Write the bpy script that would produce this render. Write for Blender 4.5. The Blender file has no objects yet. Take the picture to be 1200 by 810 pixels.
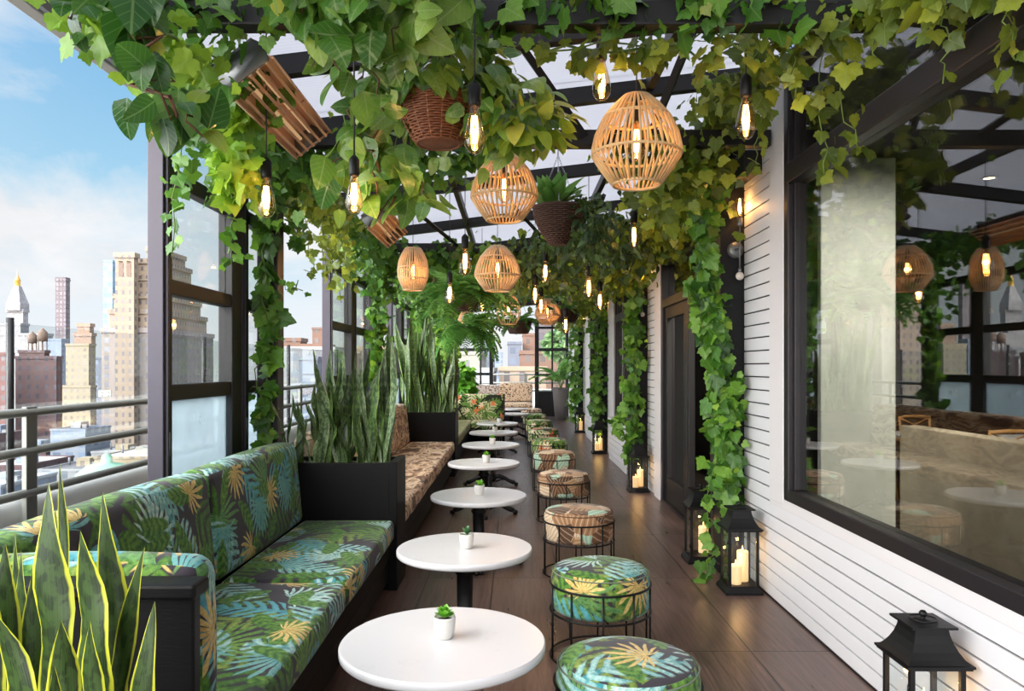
import bpy, bmesh, math, random
import numpy as np
from mathutils import Vector, Matrix
PI = math.pi
SC = bpy.context.scene
COL = SC.collection
RNG = np.random.default_rng(7)
random.seed(7)
H = 1.45; FPX = 866.7; VX = 601.0; VY = 430.0
def at(px, py, Y):                       # a point of the place from its bearing and its distance
    return np.array([(px-VX)*Y/FPX, Y, H-(py-VY)*Y/FPX])

# ------------------------------------------------------------------ nodes
class NT:
    def __init__(s, name):
        s.mat = bpy.data.materials.new(name); s.mat.use_nodes = True
        s.t = s.mat.node_tree; s.t.nodes.clear()
        s.out = s.t.nodes.new('ShaderNodeOutputMaterial')
    def n(s, typ, **kw):
        nd = s.t.nodes.new(typ)
        for k, v in kw.items(): setattr(nd, k, v)
        return nd
    def link(s, a, b): s.t.links.new(a, b)
    def put(s, sock, v):
        if hasattr(v, 'is_output'): s.link(v, sock)
        else:
            if isinstance(v, tuple) and len(v) == 3 and sock.type == 'RGBA': v = v+(1,)
            sock.default_value = v
    def m(s, op, a, b=0.0, c=0.0, clamp=False):
        nd = s.n('ShaderNodeMath', operation=op, use_clamp=clamp)
        s.put(nd.inputs[0], a); s.put(nd.inputs[1], b); s.put(nd.inputs[2], c)
        return nd.outputs[0]
    def v(s, op, a, b=(0,0,0), c=(0,0,0)):
        nd = s.n('ShaderNodeVectorMath', operation=op)
        s.put(nd.inputs[0], a); s.put(nd.inputs[1], b)
        if op == 'MULTIPLY_ADD': s.put(nd.inputs[2], c)
        return nd.outputs[1] if op in ('LENGTH', 'DOT_PRODUCT', 'DISTANCE') else nd.outputs[0]
    def sep(s, a):
        nd = s.n('ShaderNodeSeparateXYZ'); s.put(nd.inputs[0], a); return nd.outputs
    def comb(s, x, y, z=0.0):
        nd = s.n('ShaderNodeCombineXYZ'); s.put(nd.inputs[0], x); s.put(nd.inputs[1], y); s.put(nd.inputs[2], z); return nd.outputs[0]
    def mix(s, f, a, b):
        nd = s.n('ShaderNodeMix', data_type='RGBA'); s.put(nd.inputs[0], f); s.put(nd.inputs[6], a); s.put(nd.inputs[7], b); return nd.outputs[2]
    def noise(s, vec, scale=5.0, detail=3.0, rough=.5, dist=0.0, dim='3D'):
        nd = s.n('ShaderNodeTexNoise', noise_dimensions=dim)
        if vec is not None: s.put(nd.inputs['Vector'], vec)
        nd.inputs['Scale'].default_value = scale; nd.inputs['Detail'].default_value = detail
        nd.inputs['Roughness'].default_value = rough; nd.inputs['Distortion'].default_value = dist
        return nd.outputs
    def ramp(s, f, stops, interp='LINEAR'):
        nd = s.n('ShaderNodeValToRGB'); cr = nd.color_ramp; cr.interpolation = interp
        while len(cr.elements) < len(stops): cr.elements.new(.5)
        for e, (p, c) in zip(cr.elements, stops):
            e.position = p; e.color = tuple(c)+(1,) if len(c) == 3 else c
        s.put(nd.inputs[0], f); return nd.outputs[0]
    def rng(s, f, a, b, c=0.0, d=1.0):
        nd = s.n('ShaderNodeMapRange'); s.put(nd.inputs[0], f)
        for i, v in enumerate((a, b, c, d)): s.put(nd.inputs[i+1], v)
        return nd.outputs[0]
    def coord(s, k='Object'):
        return s.n('ShaderNodeTexCoord').outputs[k]
    def bump(s, h, strength=.3, dist=.01):
        nd = s.n('ShaderNodeBump'); s.put(nd.inputs['Height'], h)
        nd.inputs['Strength'].default_value = strength; nd.inputs['Distance'].default_value = dist
        return nd.outputs[0]
    def pbr(s, color, rough=.5, metal=0.0, normal=None, spec=None, **kw):
        nd = s.n('ShaderNodeBsdfPrincipled')
        s.put(nd.inputs['Base Color'], color); s.put(nd.inputs['Roughness'], rough); s.put(nd.inputs['Metallic'], metal)
        if normal is not None: s.link(normal, nd.inputs['Normal'])
        if spec is not None: s.put(nd.inputs['Specular IOR Level'], spec)
        for k, v in kw.items(): s.put(nd.inputs[k.replace('_', ' ')], v)
        return nd.outputs[0]
    def done(s, sh):
        s.link(sh, s.out.inputs[0]); return s.mat

def lin(r, g, b):
    f = lambda c: (c/255/12.92) if c/255 <= .04045 else ((c/255+.055)/1.055)**2.4
    return (f(r), f(g), f(b))

M = {}
def simple(key, rgb, rough=.5, metal=0.0, var=.12, nscale=12, bump=.0, spec=None, stretch=(1,1,1)):
    t = NT(key); co = t.coord()
    if stretch != (1,1,1): co = t.v('MULTIPLY', co, stretch)
    nz = t.noise(co, nscale, 4)[0]
    c = lin(*rgb)
    col = t.mix(nz, tuple(x*(1-var) for x in c), tuple(min(1, x*(1+var)) for x in c))
    nrm = t.bump(nz, bump, .004) if bump else None
    M[key] = t.done(t.pbr(col, rough, metal, nrm, spec)); return M[key]

simple('black_wood', (13,12,13), .5, 0, .25, 30, .15, .2, stretch=(1,1,6))
simple('black_metal', (10,10,11), .45, 0, .1, 30, 0, .3)
simple('cast_iron', (22,22,24), .45, .2, .2, 60, .2)
simple('post_steel', (64,60,70), .42, .35, .10, 8)
simple('bronze_steel', (40,36,39), .42, .35, .12, 8)
simple('dark_steel', (20,18,20), .5, .1, .12, 8)
simple('pilaster_paint', (20,20,22), .55, 0, .1, 6, 0, .25)
simple('white_board', (212,211,214), .5, 0, .03, 4)
simple('white_trim', (212,208,209), .5, 0, .02, 4)
simple('gap_dark', (22,21,21), .8)
simple('pot_white', (222,219,212), .6, 0, .08, 60, .1)
simple('soil', (58,46,36), .95, 0, .5, 90, .8)
simple('grey_pebbles', (120,118,112), .9, 0, .5, 120, 1.0)
simple('rattan', (212,176,126), .6, 0, .22, 45, .2)
simple('rattan_pale', (216,186,146), .6, 0, .15, 45, .2)
simple('wicker', (120,70,44), .6, 0, .45, 90, .5)
simple('wicker_dark', (70,46,36), .6, 0, .45, 90, .5)
simple('wicker_stake', (168,112,72), .6, 0, .25, 60, .2)
simple('copper', (228,182,154), .34, .45, .08, 20)
simple('chrome', (205,208,212), .16, .9, .05, 10)
simple('grey_metal', (120,122,124), .4, .6, .1, 10)
simple('rail_paint', (150,150,142), .38, .35, .12, 14)
simple('parapet_white', (226,224,219), .7, 0, .08, 3)
simple('deck_grey', (150,148,145), .8, 0, .12, 5)
simple('stem_brown', (92,60,40), .7, 0, .2, 40)
simple('stem_green', (96,120,48), .6, 0, .2, 40)
simple('cable', (30,32,36), .5)
simple('plastic_white', (210,200,190), .4)
simple('pot_dark', (98,92,90), .65, 0, .1, 10, .1)
simple('interior_dark', (46,42,40), .8, 0, .2, 2)
simple('interior_floor', (60,50,44), .6, 0, .2, 4)
simple('oak', (176,128,74), .5, 0, .2, 10, .1, stretch=(2,2,12))
simple('wick', (60,44,30), .8)
simple('gold_leaf', (226,176,84), .35, .5, .1, 5)

def emit(key, rgb, strength):
    t = NT(key); e = t.n('ShaderNodeEmission'); e.inputs[0].default_value = rgb+(1,); e.inputs[1].default_value = strength
    M[key] = t.done(e.outputs[0])
emit('filament', (1.0, .62, .25), 26)
emit('flame', (1.0, .6, .2), 5)
emit('heater_glow', (1.0, .6, .3), .4)

def glassmat(key, tint, ior=1.5, gain=1.0, rough=0.0):
    t = NT(key)
    tr = t.n('ShaderNodeBsdfTransparent'); tr.inputs[0].default_value = tint+(1,)
    gl = t.n('ShaderNodeBsdfGlossy'); gl.inputs['Roughness'].default_value = rough
    g = t.n('ShaderNodeNewGeometry'); c = t.m('ABSOLUTE', t.v('DOT_PRODUCT', g.outputs['Normal'], g.outputs['Incoming']))
    f0 = ((ior-1)/(ior+1))**2
    f = t.m('MULTIPLY', t.m('ADD', f0, t.m('MULTIPLY', 1-f0, t.m('POWER', t.m('SUBTRACT', 1.0, c, clamp=True), 5.0))), gain, clamp=True)
    mx = t.n('ShaderNodeMixShader'); t.link(f, mx.inputs[0]); t.link(tr.outputs[0], mx.inputs[1]); t.link(gl.outputs[0], mx.inputs[2])
    M[key] = t.done(mx.outputs[0])
glassmat('glass', (.975,.99,.985), 1.4)
glassmat('window_glass', (.86,.88,.87), 1.75, 1.7)
glassmat('bulb_glass', (.97,.76,.48), 1.5, 2.2)
glassmat('rail_glass', (.95,.975,.985), 1.5, 1.4)
def frosted():
    t = NT('frosted_glass')
    tl = t.n('ShaderNodeBsdfTranslucent'); tl.inputs[0].default_value = (.33,.38,.40,1)
    tr = t.n('ShaderNodeBsdfTransparent'); tr.inputs[0].default_value = (.80,.88,.92,1)
    co = t.coord(); nz = t.noise(co, 3, 2)[0]
    mx = t.n('ShaderNodeMixShader'); t.link(t.rng(nz, .3, .7, .35, .6), mx.inputs[0]); t.link(tl.outputs[0], mx.inputs[1]); t.link(tr.outputs[0], mx.inputs[2])
    M['frosted_glass'] = t.done(mx.outputs[0])
frosted()
def roofsheet():
    t = NT('roof_sheet')
    co = t.sep(t.coord())
    rib = t.m('SINE', t.m('MULTIPLY', co[1], 180.0))
    col = t.mix(t.rng(rib, -1, 1), (.47,.47,.495), (.51,.51,.535))
    tl = t.n('ShaderNodeBsdfTranslucent'); t.put(tl.inputs[0], col)
    df = t.n('ShaderNodeBsdfDiffuse'); df.inputs[0].default_value = (.75,.75,.77,1)
    mx = t.n('ShaderNodeMixShader'); mx.inputs[0].default_value = .18; t.link(tl.outputs[0], mx.inputs[1]); t.link(df.outputs[0], mx.inputs[2])
    M['roof_sheet'] = t.done(mx.outputs[0])
roofsheet()
def wax():
    t = NT('wax'); co = t.coord(); z = t.sep(co)[2]
    e = t.pbr((.86,.72,.48), .45, 0, None, None, Subsurface_Weight=.35)
    bs = [n for n in t.t.nodes if n.type == 'BSDF_PRINCIPLED'][0]
    bs.inputs['Emission Color'].default_value = (1.0, .56, .20, 1); bs.inputs['Emission Strength'].default_value = .45  # emission added to the wax for its candlelit glow
    M['wax'] = t.done(e)
wax()

def leafmat(key, dark, mid, light, trans=.35, rough=.42, vein=(.45,.58,.25), veinamt=.2, variegate=0.0):
    t = NT(key)
    geo = t.n('ShaderNodeNewGeometry'); rnd = geo.outputs['Random Per Island']
    uv = t.sep(t.coord('UV'))
    col = t.ramp(rnd, [(0, lin(*dark)), (.5, lin(*mid)), (1, lin(*light))])
    nz = t.noise(t.coord(), 22, 3)[0]
    col = t.mix(t.rng(nz, .3, .7, 0, .35), col, lin(*dark))
    ax = t.m('ABSOLUTE', uv[0])
    mid_ = t.rng(ax, .012, .03, 1, 0)
    side = t.rng(t.m('SINE', t.m('MULTIPLY', t.m('SUBTRACT', uv[1], t.m('MULTIPLY', ax, .9)), 34.0)), .86, 1.0, 0, .6)
    vm = t.m('MULTIPLY', t.m('MAXIMUM', mid_, side), veinamt)
    col = t.mix(vm, col, vein)
    if variegate:
        nz2 = t.noise(t.coord(), 9, 4, .6, 1.5)[0]
        col = t.mix(t.m('MULTIPLY', t.rng(nz2, .55, .7, 0, 1), variegate), col, lin(206,214,150))
    p = t.pbr(col, rough, 0, t.bump(t.m('MAXIMUM', mid_, side), .25, .004))
    tl = t.n('ShaderNodeBsdfTranslucent'); t.link(t.mix(.5, col, lin(*light)), tl.inputs[0])
    mx = t.n('ShaderNodeMixShader'); mx.inputs[0].default_value = trans
    t.link(p, mx.inputs[1]); t.link(tl.outputs[0], mx.inputs[2])
    M[key] = t.done(mx.outputs[0])
leafmat('ivy_green', (34,76,22), (70,122,32), (126,172,54), .28)
leafmat('ivy_olive', (54,76,22), (106,128,36), (174,182,58), .34)  # bulb light is partly put into these lightened leaf tones
leafmat('ivy_lime', (74,118,26), (118,164,40), (172,202,66), .4)
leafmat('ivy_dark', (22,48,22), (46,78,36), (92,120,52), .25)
leafmat('pothos', (34,84,24), (84,136,40), (164,192,84), .30, .3, (.7,.75,.45), .22, .4)
leafmat('pothos_lime', (96,128,28), (148,170,50), (206,206,92), .42, .32)
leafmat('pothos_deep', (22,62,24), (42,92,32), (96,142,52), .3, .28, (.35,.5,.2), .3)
leafmat('bush_green', (58,120,24), (102,172,40), (150,206,70), .45)
leafmat('fern_green', (58,112,42), (100,160,68), (156,200,108), .45, .5, veinamt=.05)
leafmat('succulent_green', (96,176,34), (124,206,54), (176,232,100), .35, .35, veinamt=.0)
leafmat('succulent_blue', (44,100,58), (74,130,80), (120,164,104), .2, .4, veinamt=.0)

def snakemat(key, body, band, edge, edge_w, light):
    t = NT(key); uvs = t.coord('UV'); uv = t.sep(uvs)
    ax = t.m('ABSOLUTE', uv[0])
    w = t.noise(t.comb(t.m('MULTIPLY', uv[0], 1.6), t.m('MULTIPLY', uv[1], 34.0)), 1.0, 4, .6, .6)[0]
    col = t.mix(t.rng(w, .45, .52), lin(*body), lin(*band))
    nz = t.noise(t.comb(t.m('MULTIPLY', uv[0], 6.0), uv[1]), 2.0, 3)[0]
    col = t.mix(t.rng(nz, .45, .75, 0, .5), col, lin(*light))
    wob = t.m('ADD', ax, t.m('MULTIPLY', t.m('SUBTRACT', t.noise(t.coord(), 14, 2)[0], .5), .2))
    col = t.mix(t.rng(wob, 1-edge_w-.05, 1-edge_w+.03), col, lin(*edge))
    p = t.pbr(col, .38)
    tl = t.n('ShaderNodeBsdfTranslucent'); t.link(col, tl.inputs[0])
    mx = t.n('ShaderNodeMixShader'); mx.inputs[0].default_value = .12; t.link(p, mx.inputs[1]); t.link(tl.outputs[0], mx.inputs[2])
    M[key] = t.done(mx.outputs[0])
snakemat('snake_gold', (22,40,18), (50,72,32), (190,194,52), .15, (84,112,40))
snakemat('snake_plain', (84,112,56), (30,54,28), (126,148,66), .08, (128,156,92))
snakemat('snake_silver', (124,146,104), (58,86,52), (150,164,100), .07, (160,176,134))

# ------------------------------------------------------------------ printed fabrics
def cells(t, uv, scale, off):
    vec = t.v('MULTIPLY_ADD', uv, (scale, scale, 0), (off, off*.7, 0))
    vo = t.n('ShaderNodeTexVoronoi', voronoi_dimensions='2D', feature='F1')
    vo.inputs['Scale'].default_value = 1.0; t.link(vec, vo.inputs['Vector'])
    d = t.sep(t.v('SUBTRACT', vec, vo.outputs['Position']))
    c = t.n('ShaderNodeSeparateColor'); t.link(vo.outputs['Color'], c.inputs[0])
    return d[0], d[1], c.outputs
def fan(t, uv, scale, off, lobes, R, spread=2.3, sharp=1.6):
    x, y, c = cells(t, uv, scale, off)
    r = t.m('SQRT', t.m('ADD', t.m('MULTIPLY', x, x), t.m('MULTIPLY', y, y)))
    a = t.m('ARCTAN2', y, x)
    a = t.m('WRAP', t.m('ADD', a, t.m('MULTIPLY', c[0], 6.283)), PI, -PI)
    st = t.m('POWER', t.m('ABSOLUTE', t.m('COSINE', t.m('MULTIPLY', a, lobes/2))), sharp)
    lim = t.rng(t.m('ABSOLUTE', a), spread-.25, spread, 1, .15)
    lng = t.m('ADD', .7, t.m('MULTIPLY', .3, t.m('COSINE', a)))
    env = t.m('MULTIPLY', t.m('MULTIPLY', lim, lng), t.m('MULTIPLY', R, t.m('ADD', .16, t.m('MULTIPLY', .84, st))))
    mask = t.rng(t.m('SUBTRACT', env, r), 0, .03)
    return mask, st, c[1], r
def frond(t, uv, scale, off, L, W, freq, cut=-.35):
    x, y, c = cells(t, uv, scale, off)
    an = t.m('MULTIPLY', c[0], 6.283); ca = t.m('COSINE', an); sa = t.m('SINE', an)
    u = t.m('ADD', t.m('MULTIPLY', x, ca), t.m('MULTIPLY', y, sa))
    v = t.m('SUBTRACT', t.m('MULTIPLY', y, ca), t.m('MULTIPLY', x, sa))
    v = t.m('ADD', v, t.m('MULTIPLY', t.m('MULTIPLY', u, u), .25))
    av = t.m('ABSOLUTE', v)
    un = t.m('DIVIDE', u, L)
    prof = t.m('SQRT', t.m('MAXIMUM', t.m('SUBTRACT', 1.0, t.m('MULTIPLY', un, un)), 0.0))
    s = t.m('SINE', t.m('MULTIPLY', t.m('SUBTRACT', u, t.m('MULTIPLY', av, .9)), freq))
    inside = t.rng(t.m('SUBTRACT', t.m('MULTIPLY', prof, W), av), 0, .03)
    stripe = t.m('MAXIMUM', t.rng(s, cut-.15, cut+.15), t.rng(av, .02, .05, 1, 0))
    rib = t.rng(av, .012, .03, 1, 0)
    return t.m('MULTIPLY', inside, stripe), s, c[1], rib
def cloth(t, col, uv, rough=.8):
    weave = t.noise(t.v('MULTIPLY', uv, (1,1,0)), 420, 1)[0]
    return t.done(t.pbr(col, rough, 0, t.bump(weave, .12, .002), .25, Sheen_Weight=.15))
def wob(t, uv, amt=.02, sc=9):
    nz = t.noise(uv, sc, 2)
    return t.v('ADD', uv, t.v('MULTIPLY', t.v('SUBTRACT', nz[1], (.5,.5,.5)), (amt*2, amt*2, 0)))
def tropical():
    t = NT('tropical_print'); uv = t.v('MULTIPLY', t.coord('UV'), (1,1,0)); w = wob(t, uv)
    streak = t.noise(t.v('MULTIPLY', uv, (1,1,0)), 60, 3, .6)[0]
    base = lin(52,47,54)
    col = t.mix(t.noise(uv, 40, 2)[0], tuple(x*.8 for x in base), tuple(x*1.25 for x in base))
    fine = t.noise(uv, 150, 2, .6)[0]; broad = t.noise(uv, 9, 3)[0]
    def lay(col, res, c1, c2, c3=None):
        mask, sh, rnd, x = res
        f = t.m('ADD', t.m('MULTIPLY', t.rng(sh, -1, 1), .45), t.m('ADD', t.m('MULTIPLY', t.m('SUBTRACT', streak, .5), 1.5), t.m('MULTIPLY', t.m('SUBTRACT', broad, .5), .9)))
        f = t.m('ADD', f, .12, clamp=True)
        cc = t.mix(f, lin(*c1), lin(*c2))
        if c3: cc = t.mix(t.rng(rnd, .5, .55), cc, t.mix(f, lin(*c1), lin(*c3)))
        return t.mix(t.m('MULTIPLY', mask, t.rng(fine, .25, .45, .55, 1)), col, cc)
    col = lay(col, frond(t, w, 2.3, 3.1, .60, .34, 38, -.5), (24,58,22), (92,138,50), (150,172,76))
    col = lay(col, fan(t, w, 2.0, 11.7, 25, .58, 2.3, 1.1), (26,76,44), (118,166,92), (124,166,60))
    col = lay(col, frond(t, w, 2.5, 23.3, .52, .28, 44, -.3), (44,128,138), (190,222,208), (110,176,180))
    col = lay(col, fan(t, w, 2.2, 31.9, 23, .46, 2.0, 1.2), (60,142,150), (212,228,208), (130,176,160))
    col = lay(col, frond(t, w, 3.6, 57.2, .44, .16, 40, -1.5), (36,84,26), (116,160,54))
    col = lay(col, fan(t, w, 2.0, 47.2, 17, .32, 2.4, 1.2), (170,128,50), (232,208,136))
    return cloth(t, col, uv)
M['tropical_print'] = tropical()
def banana():
    t = NT('banana_leaf_print'); uv = t.v('MULTIPLY', t.coord('UV'), (1,1,0)); w = wob(t, uv, .03, 6)
    def layer(scale, off):
        x, y, c = cells(t, w, scale, off)
        an = t.m('MULTIPLY', c[0], 6.283)
        u = t.m('ADD', t.m('MULTIPLY', x, t.m('COSINE', an)), t.m('MULTIPLY', y, t.m('SINE', an)))
        s = t.m('SINE', t.m('MULTIPLY', u, 26.0))
        col = t.ramp(c[1], [(0, lin(112,78,50)), (.22, lin(160,120,84)), (.45, lin(214,190,158)), (.62, lin(92,66,46)), (.76, lin(190,152,112)), (.88, lin(168,204,180))], 'CONSTANT')
        col = t.mix(t.rng(s, .55, 1, 0, .45), col, lin(86,58,40))
        col = t.mix(t.rng(s, -1, -.7, .35, 0), col, lin(236,220,196))
        return col, c
    a, ca = layer(9.5, 2.0); b, cb = layer(7.0, 9.0)
    col = t.mix(t.rng(cb[2], .5, .51), a, b)
    return cloth(t, col, uv)
M['banana_leaf_print'] = banana()
def tiger():
    t = NT('bark_stripe_print'); uv = t.v('MULTIPLY', t.coord('UV'), (1,1,0))
    w = wob(t, uv, .05, 5)
    n = t.noise(t.v('MULTIPLY', w, (1.5, 4.6, 0)), 1.2, 5, .55, 2.0)[0]
    col = t.ramp(n, [(.25, lin(60,40,30)), (.40, lin(128,90,62)), (.46, lin(206,170,128)), (.53, lin(240,220,190)), (.59, lin(150,106,72)), (.66, lin(70,46,34)), (.8, lin(206,176,140))])
    col = t.mix(t.rng(t.noise(uv, 3.0, 2)[0], .55, .65, 0, .35), col, lin(150,84,48))
    return cloth(t, col, uv)
M['bark_stripe_print'] = tiger()
def hibiscus(key, bg, c_green, c_pale, flower):
    t = NT(key); uv = t.v('MULTIPLY', t.coord('UV'), (1,1,0)); w = wob(t, uv)
    col = t.mix(t.noise(uv, 30, 2)[0], lin(*bg), tuple(x*1.3 for x in lin(*bg)))
    st = t.noise(uv, 50, 3)[0]
    m1 = frond(t, w, 3.4, 4.4, .66, .42, 22); col = t.mix(m1[0], col, t.mix(st, lin(*c_green), lin(116,146,60)))
    m2 = frond(t, w, 4.0, 14.4, .6, .36, 24); col = t.mix(m2[0], col, t.mix(st, lin(*c_pale), lin(232,222,186)))
    m3 = frond(t, w, 5.0, 24.4, .5, .18, 20, -1.5); col = t.mix(m3[0], col, t.mix(st, lin(58,100,40), lin(136,170,84)))
    m4 = fan(t, w, 4.0, 34.4, 5, .34, 3.3, .8); col = t.mix(m4[0], col, t.mix(m4[1], lin(200,70,34), lin(*flower)))
    m5 = fan(t, w, 3.4, 44.4, 7, .26, 3.3, .8); col = t.mix(m5[0], col, lin(244,226,196))
    return cloth(t, col, uv)
M['hibiscus_print'] = hibiscus('hibiscus_print', (34,40,30), (56,104,48), (150,170,110), (240,140,92))
M['jungle_print'] = hibiscus('jungle_print', (40,44,30), (50,96,34), (176,170,96), (170,160,80))
def mottled(key, bg, c1, c2):
    t = NT(key); uv = t.v('MULTIPLY', t.coord('UV'), (1,1,0))
    vo = t.n('ShaderNodeTexVoronoi', voronoi_dimensions='2D', feature='F1'); vo.inputs['Scale'].default_value = 22
    t.link(wob(t, uv, .02, 20), vo.inputs['Vector'])
    c = t.n('ShaderNodeSeparateColor'); t.link(vo.outputs['Color'], c.inputs[0])
    rad = t.m('MULTIPLY', c.outputs[1], .55)
    m = t.rng(t.m('SUBTRACT', rad, vo.outputs['Distance']), 0, .06)
    col = t.mix(m, lin(*bg), t.mix(t.rng(c.outputs[0], .45, .5), lin(*c1), lin(*c2)))
    return cloth(t, col, uv)
M['speckle_print'] = mottled('speckle_print', (214,186,158), (70,54,46), (150,112,84))
M['grey_speckle_print'] = mottled('grey_speckle_print', (206,190,178), (110,84,76), (160,136,122))
M['olive_print'] = mottled('olive_print', (150,148,96), (92,98,52), (186,180,130))

# ------------------------------------------------------------------ floor, stone, facades, sky
def floor_mat():
    t = NT('timber_look_tiles'); p = t.sep(t.coord())
    TX, TY, X0, Y0 = .449, 1.315, -.585, 3.765
    fx = t.m('DIVIDE', t.m('SUBTRACT', p[0], X0), TX); fy = t.m('DIVIDE', t.m('SUBTRACT', p[1], Y0), TY)
    ix = t.m('FLOOR', fx); iy = t.m('FLOOR', fy)
    ex = t.m('MULTIPLY', t.m('SUBTRACT', .5, t.m('ABSOLUTE', t.m('SUBTRACT', t.m('FRACT', fx), .5))), TX)
    ey = t.m('MULTIPLY', t.m('SUBTRACT', .5, t.m('ABSOLUTE', t.m('SUBTRACT', t.m('FRACT', fy), .5))), TY)
    e = t.m('MINIMUM', ex, ey)
    joint = t.rng(e, .003, .006, 1, 0)
    wn = t.n('ShaderNodeTexWhiteNoise', noise_dimensions='2D'); t.link(t.comb(ix, iy), wn.inputs[0])
    off = t.m('MULTIPLY', wn.outputs[0], 40.0)
    g = t.noise(t.comb(t.m('ADD', t.m('MULTIPLY', p[0], 9.0), off), t.m('MULTIPLY', p[1], 1.1), off), 1.6, 6, .62, 1.4)[0]
    gf = t.noise(t.comb(t.m('MULTIPLY', p[0], 62.0), t.m('MULTIPLY', p[1], 2.6), off), 1.0, 4, .65, .6)[0]
    col = t.mix(t.rng(g, .3, .7), lin(68,52,46), lin(122,98,90))
    col = t.mix(t.rng(gf, .42, .62, 0, .75), col, lin(46,33,29))
    col = t.mix(t.rng(wn.outputs[0], 0, 1, 0, .4), col, lin(112,90,82))
    col = t.mix(joint, col, lin(40,30,28))
    h = t.m('SUBTRACT', t.m('MULTIPLY', gf, .25), joint)
    rough = t.rng(g, .2, .8, .24, .42)
    M['timber_look_tiles'] = t.done(t.pbr(col, rough, 0, t.bump(h, .35, .004)))
floor_mat()
def concrete(key, a, b, sc=1.5):
    t = NT(key); co = t.coord()
    n = t.noise(co, sc, 8, .65)[0]; n2 = t.noise(co, 55, 4, .7)[0]
    col = t.mix(t.rng(n, .3, .7), lin(*a), lin(*b))
    pit = t.rng(n2, .66, .74, 0, .55)
    col = t.mix(pit, col, tuple(x*.45 for x in lin(*a)))
    M[key] = t.done(t.pbr(col, .8, 0, t.bump(n2, .25, .004)))
concrete('concrete', (176,180,172), (214,214,204))
concrete('burlap_concrete', (150,138,118), (196,182,158), 2.5)
def marble():
    t = NT('white_quartz'); co = t.coord()
    n = t.noise(t.noise(co, 2.2, 3)[1], 3.2, 6, .6)[0]
    vein = t.rng(t.m('ABSOLUTE', t.m('SUBTRACT', n, .5)), 0, .02, .10, 0)
    M['white_quartz'] = t.done(t.pbr(t.mix(vein, lin(224,223,224), lin(176,174,176)), .22))
marble()
def facade(key, wall, win, du, dz, wu, wz, wall2=None, band=0.0, rough=.8, glassy=False, pier=0.0):  # facade colours are paled to stand in for distance haze
    t = NT(key); p = t.sep(t.coord())
    nr = t.n('ShaderNodeNewGeometry').outputs['Normal']; nn = t.sep(nr)
    side = t.m('GREATER_THAN', t.m('ABSOLUTE', nn[0]), t.m('ABSOLUTE', nn[1]))
    u = t.m('ADD', t.m('MULTIPLY', p[1], side), t.m('MULTIPLY', p[0], t.m('SUBTRACT', 1.0, side)))
    fu = t.m('FRACT', t.m('DIVIDE', u, du)); fz = t.m('FRACT', t.m('DIVIDE', p[2], dz))
    iu = t.m('FLOOR', t.m('DIVIDE', u, du)); iz = t.m('FLOOR', t.m('DIVIDE', p[2], dz))
    wn = t.n('ShaderNodeTexWhiteNoise', noise_dimensions='2D'); t.link(t.comb(iu, iz), wn.inputs[0])
    mu = t.m('LESS_THAN', t.m('ABSOLUTE', t.m('SUBTRACT', fu, .5)), wu/2)
    mz = t.m('LESS_THAN', t.m('ABSOLUTE', t.m('SUBTRACT', fz, .5)), wz/2)
    up = t.m('LESS_THAN', t.m('ABSOLUTE', nn[2]), .6)
    mask = t.m('MULTIPLY', t.m('MULTIPLY', mu, mz), up)
    n = t.noise(t.coord(), .08, 5, .6)[0]
    wall, win, wall2 = [tuple(q*.70 for q in c) for c in (wall, win, wall2 or wall)]
    wc = lin(*wall); w2 = lin(*wall2)
    col = t.mix(t.rng(n, .35, .65), wc, w2)
    col = t.mix(t.rng(t.noise(t.coord(), 1.6, 3)[0], .4, .8, 0, .25), col, tuple(x*.72 for x in wc))
    if pier: col = t.mix(t.m('MULTIPLY', t.m('MULTIPLY', mu, t.m('SUBTRACT', 1.0, mz)), pier), col, tuple(x*.55 for x in wc))
    if band: col = t.mix(t.m('MULTIPLY', t.m('LESS_THAN', fz, .1), band), col, tuple(min(1, x*1.35) for x in wc))
    wcol = t.mix(t.rng(wn.outputs[0], 0, 1, .15, .8), lin(*win), tuple(min(1, x*1.9+.05) for x in lin(*win)))
    col = t.mix(mask, col, wcol)
    r = t.mix(mask, (rough,)*3, (.25,)*3)
    M[key] = t.done(t.pbr(col, r))
facade('facade_tan', (204,180,158), (116,104,104), 2.7, 3.5, .38, .5, (226,202,172), .3)
facade('facade_tan_piers', (216,200,188), (140,136,146), 4.2, 3.6, .46, .58, (212,196,186), 0, pier=.35)
facade('facade_stone_grey', (206,200,186), (128,126,126), 4.4, 4.8, .36, .55, (214,208,194), .3)
facade('facade_stone_piers', (206,206,198), (130,140,140), 6.0, 4.6, .40, .66, (198,200,192), 0, pier=.35)
facade('facade_pale', (206,198,198), (170,166,174), 7, 7, .4, .5, (232,226,222), .1)
facade('facade_darktower', (152,136,140), (120,108,118), 5, 6, .6, .7, (164,146,148))
facade('facade_blueglass', (150,186,214), (120,162,198), 4, 5, .86, .86, (170,202,224), .0, .3)
facade('facade_brick', (158,126,124), (104,98,108), 3.6, 3.8, .34, .5, (136,104,106))
facade('facade_redbrick', (186,138,130), (120,108,114), 3.8, 3.8, .34, .5, (170,116,110))
facade('facade_yellow', (216,200,172), (150,134,120), 3.2, 3.5, .42, .52, (224,204,164), .15)
facade('facade_orange', (214,176,150), (160,130,118), 5, 6, .4, .5, (220,186,160))
facade('facade_greyblue', (150,156,172), (112,122,142), 4.6, 4.6, .55, .6, (160,164,178))
facade('facade_white', (222,222,222), (150,160,170), 5, 5, .5, .5, (214,214,216), .2)
facade('facade_bluegrey_low', (178,190,206), (128,146,170), 4.4, 4.4, .6, .6, (196,204,216), .3)
facade('facade_brownbrick', (168,128,108), (106,92,88), 4.6, 4.6, .36, .5, (178,138,118))
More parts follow.
